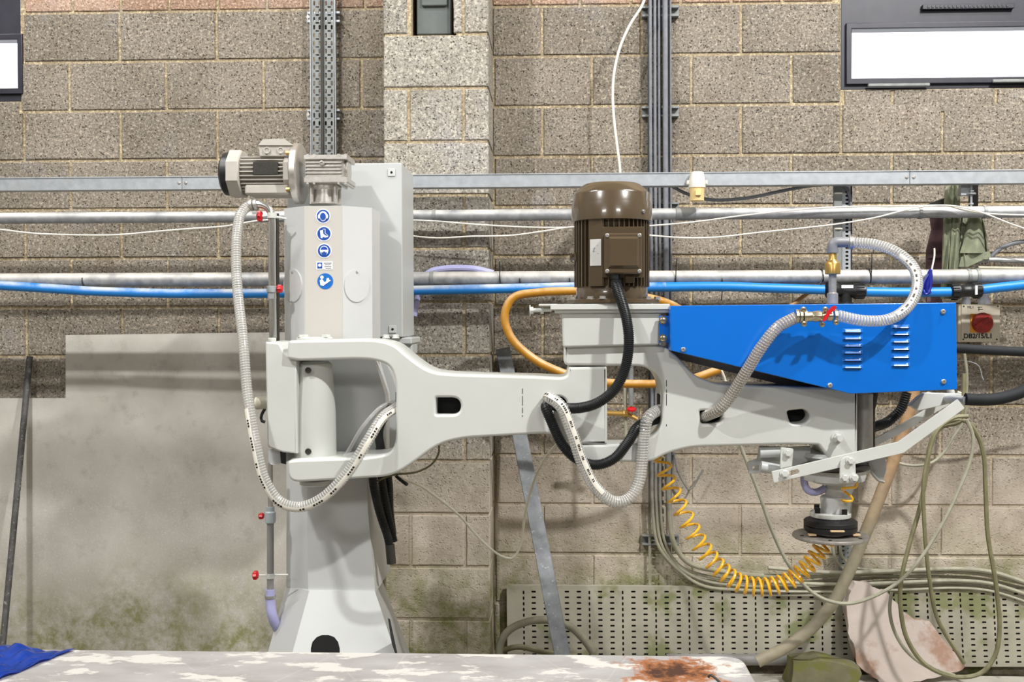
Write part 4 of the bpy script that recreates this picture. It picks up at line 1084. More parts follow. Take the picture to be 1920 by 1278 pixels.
# gear motor on top
YG = -1.12
g = lambda x, y: P(x, y, YG)
ax = g(500, 326)
gm = empty('gear_motor', (g(560, 383).x, YG, g(560, 383).z)); gm.parent = mach; gm.location = WL[gm.name]-WL[mach.name]
gpart = lambda n, b, m, l=None: obj(n, b, M[m], gm, l)
X = lambda x: g(x, 326).x
u = px2m(1, YG)
def alongx(b, prof, seg=28, rot=0.0): lathe(b, [(r*u, X(x)-X(prof[0][1])) for r, x in prof], Vector((X(prof[0][1]), YG, ax.z)), (1, 0, 0), seg, rot)
bm = bmesh.new(); alongx(bm, [(20, 418), (33, 419), (40, 424), (41, 437)]); gpart('fan_cowl', bm, 'black', 'black domed end cap')
bm = bmesh.new(); alongx(bm, [(41, 434), (46, 436), (46, 457), (44, 459)], 8, PI/8); gpart('end_ring', bm, 'motorlight')
bm = bmesh.new(); alongx(bm, [(31, 458), (31, 541)]); body = gpart('motor_body', bm, 'aludark')
bm = bmesh.new()
for i in range(30):
    an = 2*PI*i/30; c_ = Vector((0, math.cos(an), math.sin(an)))
    if math.sin(an) > .75: continue
    t_ = Vector((0, -math.sin(an), math.cos(an)))
    p0 = Vector((X(460), YG, ax.z))+c_*31*u; n0 = len(bm.verts)
    vs = []
    for xx in (X(460), X(541)):
        for rr in (30, 38):
            for tt in (-1, 1): vs.append(bm.verts.new(Vector((xx, YG, ax.z))+c_*rr*u+t_*tt*.0016))
    for f in ((0, 1, 3, 2), (4, 6, 7, 5), (0, 2, 6, 4), (1, 5, 7, 3), (2, 3, 7, 6), (0, 4, 5, 1)): bm.faces.new([vs[q] for q in f])
o = gpart('cooling_fin', bm, 'motorlight'); o['kind'] = 'stuff'
bm = bmesh.new(); alongx(bm, [(38, 539), (42, 541), (42, 552), (30, 553)], 8, PI/8)
gpart('drive_end_ring', bm, 'motorlight')
bm = bmesh.new(); pbox(bm, 474, 304, 521, 327, YG-.072, YG-.05, .001); gpart('rating_plate', bm, 'sign_dark', 'dark engraved rating plate')
bm = bmesh.new(); pbox(bm, 458, 346, 541, 364, YG-.06, YG+.06, .006); gpart('foot_rib', bm, 'motorlight')
bm = bmesh.new(); pprism(bm, [(486, 293), (485, 272), (493, 261), (533, 260), (548, 272), (552, 293)], YG-.06, YG+.04); bmesh.ops.bevel(bm, geom=bm.edges[:], offset=.002, segments=1, affect='EDGES'); gpart('terminal_box', bm, 'motorlight')
bm = bmesh.new(); pprism(bm, [(484, 272), (493, 261), (533, 260), (548, 272)], YG-.066, YG+.045); gpart('terminal_lid', bm, 'motorlight')
for x in (501, 527):
    bm = bmesh.new(); lathe(bm, [(.0115, 0), (.0115, .006), (.008, .006), (.008, .003), (.001, .003)], P(x, 282, YG-.06), (0, -1, 0), 18); gpart('cable_gland', bm, 'motorlight')
bm = bmesh.new(); alongx(bm, [(54, 553), (57, 555), (57, 565), (55, 567), (50, 568)], 40); gpart('flange', bm, 'alu')
for dy, dz in ((-.7, .7), (-.7, -.7), (.7, .7), (.7, -.7)):
    bm = bmesh.new(); lathe(bm, [(.007, 0), (.007, .012)], Vector((X(545), YG+dy*48*u, ax.z+dz*48*u)), (1, 0, 0), 6); gpart('bolt', bm, 'brass')
bm = bmesh.new(); pbox(bm, 573, 296, 644, 342, YG-.06, YG+.06, .004); gpart('gearbox', bm, 'alu')
bm = bmesh.new()
for i in range(5): pbox(bm, 572, 303+i*6.5, 640, 305.5+i*6.5, YG-.068, YG+.068, .0008)
o = gpart('gearbox_fins', bm, 'alu')
bm = bmesh.new(); pbox(bm, 569, 290, 651, 298, YG-.072, YG+.072, .002); pbox(bm, 569, 332, 652, 341, YG-.072, YG+.072, .002)
for x in (574, 586, 632, 645): pbox(bm, x, 338, x+5, 345, YG-.07, YG+.07, .001); pbox(bm, x, 288, x+5, 291, YG-.07, YG+.07, .001)
gpart('gearbox_flange', bm, 'alu')
bm = bmesh.new(); cyl(bm, g(652, 320)-Vector((.01, 0, 0)), g(652, 320)+Vector((.006, 0, 0)), .042, 24, .002); gpart('side_cover', bm, 'alu')
bm = bmesh.new(); lathe(bm, [(.009, 0), (.009, .006), (.005, .007), (.005, .003), (.001, .003)], P(604, 306, YG-.068), (0, -1, 0), 14); gpart('oil_plug', bm, 'steel')
bm = bmesh.new(); a = P(610, 384, YG); lathe(bm, [(.056, 0), (.056, .006), (.040, .008), (.038, .05), (.052, .056), (.052, .075)], a, (0, 0, 1), 28)
for s in (-1, 1): 
    for t_ in (-1, 1): cyl(bm, a+Vector((s*.042, t_*.03, 0)), a+Vector((s*.042, t_*.03, .07)), .008, 10)
gpart('neck', bm, 'alu')

# carriage block and pivot knuckle
bm = bmesh.new(); me = plate(fillet([(497, 640, 4), (524, 642, 6), (534, 662, 6), (556, 672), (556, 850), (530, 848), (501, 838, 6)]), [], -1.50, -1.28, .006); partme('carriage', me, 'paint')
bm = bmesh.new(); pk = P(590, 862, -1.42); top = P(590, 677, -1.42)
H = top.z-pk.z
lathe(bm, [(.04, 0), (.066, .004), (.068, .012), (.066, H*.5), (.060, H*.8), (.055, H-.008), (.045, H)], (pk.x+.002, -1.42, pk.z), (0, 0, 1), 40)
part('pivot_knuckle', bm, 'paint')
for y in (694, 846):
    bm = bmesh.new(); lathe(bm, [(.010, 0), (.010, .003), (.006, .003), (.006, .001)], P(578, y, -1.489), (0, -1, 0), 16); part('grease_plug', bm, 'darksteel')
bm = bmesh.new(); a = P(508, 753, -1.46); b_ = P(479, 756, -1.46); cyl(bm, a, b_, .020, 20, .003); bf = part('rubber_buffer', bm, mat('cream_rubber', S(196, 192, 172), .5))
bm = bmesh.new(); pprism(bm, fillet([(504, 842, 3), (514, 839, 3), (524, 842), (536, 846), (536, 866), (508, 872, 5), (503, 862, 4)]), -1.47, -1.36); part('stop_lug', bm, 'paint2')
bm = bmesh.new(); pprism(bm, [(525, 846), (536, 846), (536, 870), (527, 868)], -1.475, -1.4701); part('stop_gap', bm, 'black')
bm = bmesh.new(); tube(bm, pp([(497, 766), (491, 776), (490, 788), (497, 791)], -1.42), .005, .01, 8); part('cable_loop', bm, 'black')
bm = bmesh.new(); cyl(bm, P(510, 640, -1.4), P(510, 633, -1.4), .014, 12, .002); part('bolt', bm, 'paint')

bm = bmesh.new(); pprism(bm, [(560, 655), (697, 655), (722, 740), (722, 884), (560, 884)], -1.296, -1.20); part('slide_saddle', bm, 'paint2')
bm = bmesh.new(); pprism(bm, [(650, 655), (722, 655), (746, 740), (746, 884), (650, 884)], -1.16, -1.0); part('slide_saddle', bm, 'paint2')
bm = bmesh.new(); tube(bm, pp([(520, 400), (521, 640)], -1.26), .006, .2, 10); part('guide_rod', bm, 'darksteel')
# ARM 1
YF1, YB1 = -1.52, -1.32
arm1 = fillet([(540, 638, 6), (728, 635, 50), (770, 672, 20), (806, 697, 22), (850, 701, 10), (1000, 705, 10), (1062, 708, 16), (1066, 688, 3), (1138, 687, 3), (1139, 832, 2), (1078, 833, 10), (1030, 812, 20), (870, 821, 20), (822, 832, 30), (775, 868, 30), (735, 893, 24), (640, 899, 8), (552, 904, 14), (540, 895, 10), (538, 864, 8),
               (556, 861, 4), (700, 857, 30), (742, 846, 34), (742, 690, 46), (700, 672, 40), (560, 676, 6), (537, 672, 6)], 7)
h1 = [fillet([(817, 745, 3), (858, 745, 12), (866, 761, 12), (858, 777, 12), (817, 777, 3)], 4), fillet([(1023, 744, 8), (1054, 743, 8), (1064, 754, 6), (1056, 772, 8), (1020, 768, 8)], 4)]
partme('first_arm', plate(arm1, h1, YF1, YB1, .008), 'paint')
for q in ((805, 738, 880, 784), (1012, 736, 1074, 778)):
    bm = bmesh.new(); pbox(bm, *q, YF1+.055, YF1+.07); part('arm_slot_shade', bm, 'hole', 'black plate standing for shade inside a slot of the first arm')  # black plate put in for the shade within the hollow arm
# swivel caps
bm = bmesh.new(); a = P(590, 637, -1.42); lathe(bm, [(.058, -.002), (.058, .006), (.054, .009)], a, (0, 0, 1), 32); cp = part('pivot_cap', bm, 'paint')
for s in (-1, 1):
    for t_ in (-1, 1):
        bm = bmesh.new(); hexbolt(bm, a+Vector((s*.036, t_*.03, .009)), .009, .008, (0, 0, 1)); part('bolt', bm, 'paint', parent=cp)
bm = bmesh.new(); a = P(590, 900, -1.42); lathe(bm, [(.048, 0), (.048, .012), (.04, .016)], a, (0, 0, -1), 32); part('lower_pivot_cap', bm, 'paint')
# crack line of old paint
bm = bmesh.new(); 
for y, h in ((728, 10), (742, 18), (764, 10), (778, 3)): pbox(bm, 979, y, 980.2, y+h, YF1-.0006, YF1+.0002)
for y, h in ((712, 12), (730, 6), (738, 22), (795, 4)): pbox(bm, 1249, y, 1250.2, y+h, YF1-.0006, YF1+.0002)
part('paint_chip', bm, 'ink', 'dark chipped paint lines')

# ARM 2
arm2 = fillet([(1058, 646, 3), (1240, 645, 14), (1272, 668, 26), (1300, 703, 18), (1345, 720, 14), (1540, 726, 8), (1608, 728, 2), (1608, 852, 3), (1590, 864, 3), (1556, 862, 6), (1535, 834, 4), (1480, 833, 20), (1296, 838, 24), (1250, 850, 20), (1222, 866, 14), (1095, 866, 10), (1084, 856, 6), (1084, 834, 6), (1200, 831, 24), (1240, 806, 24), (1243, 712, 34), (1212, 686, 20), (1062, 685, 6), (1057, 678, 4)], 7)
h2 = [fillet([(1312, 770, 3), (1350, 768, 12), (1357, 781, 10), (1350, 794, 12), (1314, 795, 8)], 4), fillet([(1475, 770, 6), (1510, 766, 10), (1520, 779, 10), (1510, 793, 10), (1482, 794, 8)], 4)]
partme('second_arm', plate(arm2, h2, YF1, YB1, .008), 'paint')
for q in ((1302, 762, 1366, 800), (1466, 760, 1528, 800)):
    bm = bmesh.new(); pbox(bm, *q, YF1+.055, YF1+.07); part('arm_slot_shade', bm, 'hole', 'black plate standing for shade inside a slot of the second arm')  # again a black plate in place of shade inside the arm
bm = bmesh.new(); pbox(bm, 1236, 740, 1243, 775, -1.46, -1.39, .002); part('cable_port', bm, 'hole', 'dark cable port in the inner face of the second arm')
bm = bmesh.new(); pbox(bm, 741.5, 735, 743, 765, -1.46, -1.39); part('cable_port', bm, 'hole', 'dark cable port in the inner face of the first arm')
# elbow pin between arms
bm = bmesh.new(); a = P(1105, 866, -1.42); b_ = P(1105, 646, -1.42); cyl(bm, a, b_, .05, 24); part('elbow_pin', bm, 'darksteel')
for yy in (780, 845):
    pass
bm = bmesh.new(); a = P(1569, 819, YF1); hexbolt(bm, a, .013, .02); b_ = a+Vector((0, -.02, 0)); cyl(bm, b_, b_+Vector((.0, -.02, 0)), .009, 12); part('clamp_bolt', bm, 'paint')
# belt housing on arm 2
me = plate(fillet([(1053, 584, 6), (1240, 586, 3), (1236, 646, 4), (1056, 651, 4)]), [], -1.54, -1.30, .006); partme('belt_housing', me, 'paint')
bm = bmesh.new(); pbox(bm, 1032, 570, 1256, 580, -1.56, -1.28, .002); pbox(bm, 1040, 580, 1254, 586, -1.55, -1.29, .001); mp_ = part('motor_plate', bm, 'paint')
bm = bmesh.new(); a = P(993, 582, -1.5); b_ = P(1034, 580, -1.5); cyl(bm, a, b_, .0065, 12); hexbolt(bm, a, .013, .012, (1, 0, 0)); hexbolt(bm, a+Vector((.032, 0, 0)), .012, .012, (1, 0, 0), False); part('tension_bolt', bm, 'paint')
bm = bmesh.new(); pbox(bm, 1010, 569.5, 1045, 573, -1.53, -1.33, .001); part('slide_rail', bm, 'paint')

# DRIVE MOTOR
YM = -1.42; mq = lambda x, y: P(x, y, YM)
mo = mq(1147, 569); um = px2m(1, YM)
dm = empty('drive_motor', mo); dm.parent = mach; dm.location = mo-WL[mach.name]; dm['label'] = 'glossy brown electric motor'
Zm = lambda y: mq(1147, y).z-mo.z
mpart = lambda n, b, m, l=None: obj(n, b, M[m], dm, l)
bm = bmesh.new(); lathe(bm, [(73*um, Zm(417)), (75*um, Zm(416)), (74.5*um, Zm(385)), (73.5*um, Zm(383)), (73.5*um, Zm(381)), (72.5*um, Zm(379)), (72*um, Zm(366)), (69*um, Zm(362)), (54*um, Zm(348)), (50*um, Zm(346)), (10*um, Zm(345))], mo, (0, 0, 1), 64); mpart('fan_cowl', bm, 'brown')
for x, y in ((1200, 402),):
    bm = bmesh.new(); an = math.asin((1200-1147)/74); lathe(bm, [(.006, 0), (.006, .004), (.003, .006)], mo+Vector((math.sin(an)*75*um, -math.cos(an)*75*um, Zm(402))), (math.sin(an), -math.cos(an), 0), 12); mpart('screw', bm, 'chrome')
bm = bmesh.new(); lathe(bm, [(62*um, Zm(563)), (62*um, Zm(415))], mo, (0, 0, 1), 48); mpart('stator_body', bm, 'brown')
bm = bmesh.new()
def radial(b, an, w, r0_, r1_, z0_, z1_, taper=0):
    c_ = Vector((math.sin(an), -math.cos(an), 0)); t_ = Vector((math.cos(an), math.sin(an), 0)); vs = []
    for z, rr1 in ((z0_, r1_-taper), (z0_+taper, r1_), (z1_, r1_)):
        for rr in (r0_, rr1):
            for s in (-1, 1): vs.append(b.verts.new(mo+c_*rr*um+t_*s*w+Vector((0, 0, z))))
    for i in (0, 4): 
        for f in ((0, 1, 5, 4), (2, 6, 7, 3), (0, 4, 6, 2), (1, 3, 7, 5)): b.faces.new([vs[i+q] for q in f])
    b.faces.new([vs[q] for q in (0, 2, 3, 1)]); b.faces.new([vs[8+q] for q in (0, 1, 3, 2)])
for i in range(46):
    an = -PI+2*PI*i/46
    if abs(an-math.radians(-25)) < .14: continue
    radial(bm, an, .0017, 60, 70, Zm(538), Zm(416), .012)
o = mpart('cooling_fins', bm, 'brown'); o['kind'] = 'stuff'
bm = bmesh.new(); radial(bm, math.radians(-27), .022, 55, 70.5, Zm(538), Zm(416), .01); pad = mpart('plate_pad', bm, 'brown')
bm = bmesh.new(); an = math.radians(-27); c_ = Vector((math.sin(an), -math.cos(an), 0)); t_ = Vector((math.cos(an), math.sin(an), 0))
ce = mo+c_*71.5*um
fv = [bm.verts.new(ce+t_*s*.0185+Vector((0, 0, z))+c_*dd_) for dd_ in (0, .001) for s, z in ((-1, Zm(501)), (1, Zm(501)), (1, Zm(453)), (-1, Zm(453)))]
bm.faces.new(fv[4:]); bm.faces.new(fv[:4][::-1])
for i in range(4): bm.faces.new((fv[i], fv[(i+1) % 4], fv[4+(i+1) % 4], fv[4+i]))
mpart('nameplate', bm, 'mirror', 'shiny metal nameplate')
bm = bmesh.new(); lathe(bm, [(66*um, 0), (67*um, Zm(560)), (66*um, Zm(543)), (63*um, Zm(538))], mo+Vector((0, 0, .003)), (0, 0, 1), 48); mpart('end_shield', bm, 'brown')
bm = bmesh.new(); lathe(bm, [(88*um, 0), (88*um, .010), (84*um, .012)], mo+Vector((0, 0, .001)), (0, 0, 1), 48); mpart('motor_flange', bm, 'brown')
for x, Yb in ((1107, -1.535), (1130, -1.555), (1215, -1.50), (1232, -1.46), (1075, -1.47)):
    bm = bmesh.new(); p = P(x, 566, Yb); p.z = mo.z+.012; hexbolt(bm, p, .0095, .009, (0, 0, 1)); mpart('bolt', bm, 'steel')
bm = bmesh.new(); pbox(bm, 1128, 425, 1208, 520, YM-.118, YM-.09, .002); mpart('terminal_base', bm, 'brown')
bm = bmesh.new(); pbox(bm, 1133, 437, 1204, 513, YM-.145, YM-.1181, .004); tb = mpart('terminal_box', bm, 'brown')
bm = bmesh.new(); a = P(1140, 443, YM-.149); b_ = P(1199, 502, YM-.149)
fr_ = [(a.x, a.z), (b_.x, a.z), (b_.x, b_.z), (a.x, b_.z)]
lo_ = [Vector((x, YM-.1451, z)) for x, z in fr_]; cc = sum(lo_, Vector())/4
hi_ = [cc+(v-cc)*.84+Vector((0, -.008, 0)) for v in lo_]
loft(bm, [lo_, hi_]); mpart('terminal_lid', bm, 'brown')
for x, y in ((1138.5, 441), (1199, 441), (1138.5, 508), (1199, 508)):
    bm = bmesh.new(); lathe(bm, [(.006, 0), (.006, .003), (.003, .004), (.0025, .002)], P(x, y, YM-.145), (0, -1, 0), 12); obj('screw', bm, M['steel'], tb)
bm = bmesh.new(); a = P(1154, 513, YM-.125); lathe(bm, [(.015, 0), (.015, .016), (.012, .018), (.012, .026)], a, (0, 0, -1), 6); mpart('cable_gland', bm, 'black')
bm = bmesh.new(); pbox(bm, 1172, 515, 1190, 530, YM-.12, YM-.09, .002); mpart('blank_gland', bm, 'brown')
bm = bmesh.new(); cyl(bm, P(1080, 482, YM-.02), P(1068, 482, YM-.02), .011, 6); cyl(bm, P(1073, 482, YM-.02), P(1071, 482, YM-.02), .016, 12); mpart('earth_bolt', bm, 'brown')

# BLUE BELT GUARD
YG0, YG1 = -1.60, -1.30
guard_px = [(1257, 573), (1793, 567), (1795, 730), (1595, 738), (1258, 657)]
me = plate(fillet([(x, y, 1.5) for x, y in guard_px], 2), [], YG0, YG1, .002); gd = partme('belt_guard', me, 'blue', 'blue sheet metal belt guard')
me = plate([(1262, 650), (1600, 736), (1596, 740), (1500, 727), (1470, 722), (1262, 671)], [], -1.42, -1.36, 0); partme('guard_backplate', me, 'aludark')
for cx0, cx1, ys in ((1579, 1618, (620, 633, 647, 660, 674, 687)), (1670, 1707, (612, 625, 639, 653, 668, 683))):
    for y in ys:
        bm = bmesh.new(); a = P(cx0, y+3, YG0); b_ = P(cx1, y-4, YG0); i_ = .008
        lo_ = [Vector((a.x, YG0+.0005, a.z)), Vector((b_.x, YG0+.0005, a.z)), Vector((b_.x, YG0+.0005, b_.z)), Vector((a.x, YG0+.0005, b_.z))]
        hi_ = [Vector((a.x+i_, YG0-.007, a.z+.001)), Vector((b_.x-i_, YG0-.007, a.z+.001)), Vector((b_.x-i_, YG0-.003, b_.z-.002)), Vector((a.x+i_, YG0-.003, b_.z-.002))]
        loft(bm, [lo_, hi_]); part('louvre', bm, 'blue', parent=gd)
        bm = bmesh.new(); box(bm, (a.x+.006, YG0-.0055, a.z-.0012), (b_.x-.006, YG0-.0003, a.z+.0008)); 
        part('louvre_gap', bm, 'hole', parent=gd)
for x, y in ((1768, 584), (1769, 715), (1556, 722), (1281, 655)):
    bm = bmesh.new(); lathe(bm, [(.0075, 0), (.0075, .003), (.005, .006), (.002, .006), (.002, .003)], P(x, y, YG0), (0, -1, 0), 16); part('screw', bm, 'steel', parent=gd)
bm = bmesh.new(); pbox(bm, 1236, 592, 1257, 642, -1.555, -1.55, .001); pbox(bm, 1254, 592, 1258, 642, -1.555, -1.5, 0); br_ = part('guard_bracket', bm, 'blue')
for y in (600, 634):
    bm = bmesh.new(); lathe(bm, [(.0125, 0), (.0125, .002), (.0085, .002), (.0085, .008), (.006, .009)], P(1243, y, -1.556), (0, -1, 0), 6 if False else 20); part('bolt', bm, 'nickel', parent=br_)
bm = bmesh.new(); pprism(bm, [(1500, 726), (1590, 738), (1560, 745), (1530, 745)], -1.40, -1.34); part('belt_pulley', bm, 'black') if False else bm.free()

# spindle head
bm = bmesh.new(); a = P(1622, 850, -1.44); b_ = P(1622, 738, -1.44); cyl(bm, a, b_, .024, 24); part('lift_cylinder', bm, 'steel')
bm = bmesh.new(); tube(bm, pp([(1638, 742), (1638, 845)], -1.44), .0045, .1, 8); tube(bm, pp([(1611, 742), (1611, 845)], -1.40), .004, .1, 8); part('guide_rod', bm, 'darksteel')
bm = bmesh.new(); pprism(bm, [(1500, 832), (1608, 832), (1608, 866), (1566, 864), (1530, 845), (1500, 842)], -1.53, -1.33) ; bm.free()
bm = bmesh.new(); c0 = P(1568, 868, -1.42)
lathe(bm, [(.10, 0), (.105, -.012), (.085, -.03)], P(1560, 846, -1.42), (0, 0, 1), 32); part('head_collar', bm, 'cab')
bm = bmesh.new(); lathe(bm, [(.115, .0), (.115, -.006)], P(1560, 872, -1.42), (0, 0, 1), 32); part('dark_seal', bm, 'darksteel')
bm = bmesh.new(); a = P(1562, 905, -1.42); lathe(bm, [(.055, 0), (.095, .012), (.10, .03), (.10, .045)], a, (0, 0, 1), 36); part('spindle_housing', bm, 'paint2')
bm = bmesh.new(); a = P(1566, 965, -1.42); lathe(bm, [(.045, 0), (.045, .056), (.042, .060), (.031, .062), (.031, .11)], a, (0, 0, 1), 32); part('spindle_neck', bm, 'paint2')
bm = bmesh.new(); a = P(1557, 965, -1.42); lathe(bm, [(.062, -.004), (.063, 0), (.063, .008), (.060, .010)], a, (0, 0, 1), 36); fl = part('spindle_flange', bm, 'paint')
for s, t_ in ((-.045, -.02), (.032, -.042), (.045, .02), (-.032, .042)):
    bm = bmesh.new(); lathe(bm, [(.009, 0), (.009, .015), (.007, .016)], a+Vector((s, t_, .010)), (0, 0, 1), 14); part('cap_screw', bm, 'black', parent=fl)
bm = bmesh.new(); a = P(1557, 996, -1.42)
lathe(bm, [(.058, 0), (.078, .002), (.082, .010), (.082, .018), (.079, .020), (.082, .022), (.082, .034), (.078, .038), (.068, .040), (.062, .044), (.062, .049)], a, (0, 0, 1), 40); part('rubber_coupling', bm, 'blackrub', 'black rubber coupling')
for s in (-1, 0, 1):
    bm = bmesh.new(); xx = a.x+s*.068; yy = a.y-(.078 if s == 0 else .045)
    if s == 0: box(bm, (xx-.022, yy-.008, a.z+.014), (xx+.022, yy+.004, a.z+.02), .002)
    else: box(bm, (xx-.012, yy-.008, a.z-.004), (xx+.012, yy+.01, a.z+.002), .001)
    part('brass_insert', bm, 'brassp')
bm = bmesh.new(); lathe(bm, [(.05, 0), (.05, .014)], P(1557, 1000, -1.42), (0, 0, 1), 32); part('drive_hub', bm, 'steel')
bm = bmesh.new(); a = P(1557, 1006, -1.42); lathe(bm, [(.112, -.004), (.117, -.001), (.117, .005), (.115, .008), (.05, .0085), (.001, .0085)], a, (0, 0, 1), 56); part('tool_disc', bm, mat('worn_steel_disc', S(150, 145, 138), .5, metal=.4, var=.25, sc=30), 'worn steel backing disc')
for an in (15, 75, 195, 255, 320):
    bm = bmesh.new(); q_ = math.radians(an); lathe(bm, [(.006, 0), (.006, .0008)], a+Vector((.098*math.cos(q_), .098*math.sin(q_), .0085)), (0, 0, 1), 12); part('disc_hole', bm, 'hole')

# lever linkage
YLv = -1.575
bm = bmesh.new(); lv1 = plate(fillet([(1447, 884, 2), (1451, 905, 2), (1694, 849, 3), (1809, 765, 2), (1796, 748, 2), (1684, 828, 3)]), [[(1463, 887), (1495, 879), (1499, 883), (1497, 888), (1466, 896), (1461, 893)]], YLv, YLv+.008, .001)
partme('lever_bar', lv1, 'paint')
lv2 = plate(fillet([(1640, 822, 2), (1642, 836, 2), (1684, 815, 2), (1790, 752, 2), (1780, 740, 2), (1682, 800, 2)]), [], -1.27, -1.262, .001); partme('lever_bar', lv2, 'paint')
bm = bmesh.new(); a = P(1471, 887, YLv); hexbolt(bm, a, .011, .012); part('bolt', bm, 'paint')
lk = plate(fillet([(1464, 838, 3), (1488, 841, 3), (1485, 874, 2), (1463, 878, 2)]), [], YLv+.02, YLv+.026, .001); partme('link_plate', lk, 'paint')
bm = bmesh.new(); hexbolt(bm, P(1477, 849, YLv+.02), .010, .012); part('bolt', bm, 'paint')
lk = plate(fillet([(1576, 862, 8), (1590, 853, 8), (1604, 862, 8), (1605, 905, 3), (1574, 905, 3)]), [], YLv-.012, YLv-.004, .001); partme('pivot_plate', lk, 'paint')
for x, y in ((1594, 863), (1583, 895), (1601, 895)):
    bm = bmesh.new(); hexbolt(bm, P(x, y, YLv-.012), .010, .012); part('bolt', bm, 'paint')
lk = plate(fillet([(1402, 866, 2), (1420, 860), (1424, 836), (1470, 838), (1520, 836, 2), (1520, 862), (1466, 884, 3), (1404, 888, 2)]), [fillet([(1411, 874, 2), (1416, 873, 2), (1416, 880, 2), (1411, 881, 2)])], -1.46, -1.45, .001)
partme('linkage_bracket', lk, 'cab')
bm = bmesh.new(); cyl(bm, P(1426, 874, -1.50), P(1464, 881, -1.50), .017, 20); cyl(bm, P(1424, 848, -1.49), P(1462, 846, -1.49), .017, 20, 0); part('linkage_pin', bm, 'cab')
lk = plate([(1590, 866), (1660, 842), (1662, 880), (1655, 902), (1642, 898), (1630, 868), (1605, 880)], [], -1.40, -1.39, .001); partme('linkage_bracket', lk, 'cab')
bm = bmesh.new(); tube(bm, pp([(1588, 890), (1628, 876)], -1.40), .018, .05, 16); part('linkage_pin', bm, 'cab')
bm = bmesh.new(); tube(bm, pp([(1628, 866), (1630, 876), (1638, 890), (1650, 902), (1658, 903)], -1.41), .005, .02, 8); part('release_hook', bm, 'steel')
bm = bmesh.new(); tube(bm, pp([(1740, 742, -1.25), (1760, 746, -1.3), (1800, 750, -1.45), (1815, 751, -1.5)]), .0145, .02, 16); part('handle_tube', bm, 'paint')
lk = plate(fillet([(1706, 760, 2), (1722, 745, 2), (1735, 736, 2), (1804, 738, 3), (1800, 752, 2), (1722, 770, 2)]), [], -1.36, -1.33, .002); partme('handle_bracket', lk, 'paint')
bm = bmesh.new(); tube(bm, pp([(1810, 748), (1830, 749), (1865, 748), (1900, 740), (1925, 730), (1990, 700)], -1.5), .0185, .012, 18); part('handle_grip', bm, 'foam', 'black foam lower grip')
bm = bmesh.new(); tube(bm, pp([(1780, 652), (1850, 656), (1930, 660), (2000, 664)], -1.22), .016, .03, 18); part('handle_grip', bm, 'foam', 'black foam upper grip')
bm = bmesh.new(); tube(bm, pp([(1786, 746), (1778, 715), (1774, 680), (1784, 654)], -1.25), .012, .02, 12); part('handle_tube', bm, 'paint')
# yellow stub coil + lilac loop at head
bm = bmesh.new(); tube(bm, pp([(1606, 904, -1.5), (1606, 912, -1.5), (1592, 914, -1.51), (1580, 915, -1.5), (1585, 922, -1.47), (1597, 932, -1.5), (1598, 938, -1.5), (1585, 939, -1.5), (1578, 937, -1.48)]), .004, .006, 8); part('short_air_line', bm, 'coil')
bm = bmesh.new(); tube(bm, pp([(1508, 886), (1508, 905), (1516, 920), (1532, 922), (1548, 914)], -1.42), .0115, .012, 14); part('drain_hose', bm, 'purple')
# black hose loop behind head
bm = bmesh.new(); corr(bm, pp([(1700, 735, -1.2), (1690, 765, -1.2), (1668, 788, -1.2), (1640, 800, -1.25), (1630, 803, -1.3)]), .017, .008); part('rear_hose', bm, 'black')
bm = bmesh.new(); tube(bm, pp([(1640, 735, -1.2), (1636, 760, -1.2), (1630, 775, -1.2)]), .012, .02, 12); part('rear_hose', bm, 'black')

# left water stand pipe
YS = -1.30
bm = bmesh.new(); tube(bm, pp([(476, 383), (490, 383), (501, 388), (508, 398), (510, 415), (510, 480), (511, 560), (512, 634)], YS), .0125, .008, 18); sp_ = part('stand_pipe', bm, 'chrome', 'chromed stand pipe')
bm = bmesh.new(); cyl(bm, P(510, 548, YS), P(510, 536, YS), .018, 12, .001); lathe(bm, [(.015, 0), (.015, .03)], P(510, 560, YS), (0, 0, 1), 6); part('union_nut', bm, 'galv')
bm = bmesh.new(); tube(bm, pp([(507, 868), (507, 955)], YS), .0085, .1, 14); part('lower_pipe', bm, 'steel')
bm = bmesh.new(); tube(bm, pp([(507, 975), (507, 1106)], YS), .0115, .1, 16); part('plastic_pipe', bm, 'greyhose')
bm = bmesh.new(); lathe(bm, [(.015, 0), (.018, .003), (.018, .036), (.014, .04), (.014, .055)], P(507, 980, YS), (0, 0, 1), 20); part('union', bm, 'pvclight')
bm = bmesh.new(); tube(bm, pp([(507, 1104, YS), (507, 1130, YS), (511, 1155, YS), (522, 1180, YS+.04), (540, 1205, YS+.08)]), .0165, .012, 16); part('lilac_hose', bm, 'purple')
bm = bmesh.new(); ring(bm, P(507, 1118, YS), .0165, (0, 0, 1), .002, .005); part('hose_clamp', bm, 'steel')
def redknob(x, y, dirx, bracket=True, r=.017):
    b = bmesh.new(); p = P(x, y, YS); n = 7
    rings = []
    for t_, s in ((0, .6), (.004, 1), (.014, 1), (.018, .6)):
        rings.append([p+Vector((dirx*t_, r*s*(1+.16*math.cos(k*2*PI/4*1))*math.cos(2*PI*k/24) if False else r*s*(1+.14*math.cos(6*2*PI*k/24))*math.cos(2*PI*k/24), r*s*(1+.14*math.cos(6*2*PI*k/24))*math.sin(2*PI*k/24))) for k in range(24)])
    loft(b, rings); part('red_knob', b, 'red')
redknob(492, 405, -1); redknob(520, 541, 1, r=.013); redknob(495, 967, -1, r=.010); redknob(484, 1078, -1, r=.014)
bm = bmesh.new(); tube(bm, pp([(492, 405), (505, 404)], YS), .005, .02, 8); ring(bm, P(510, 404, YS), .0125, (0, 0, 1), .003, .009); tube(bm, pp([(514, 406), (537, 410)], YS), .004, .02, 8); part('pipe_clamp', bm, 'paint')
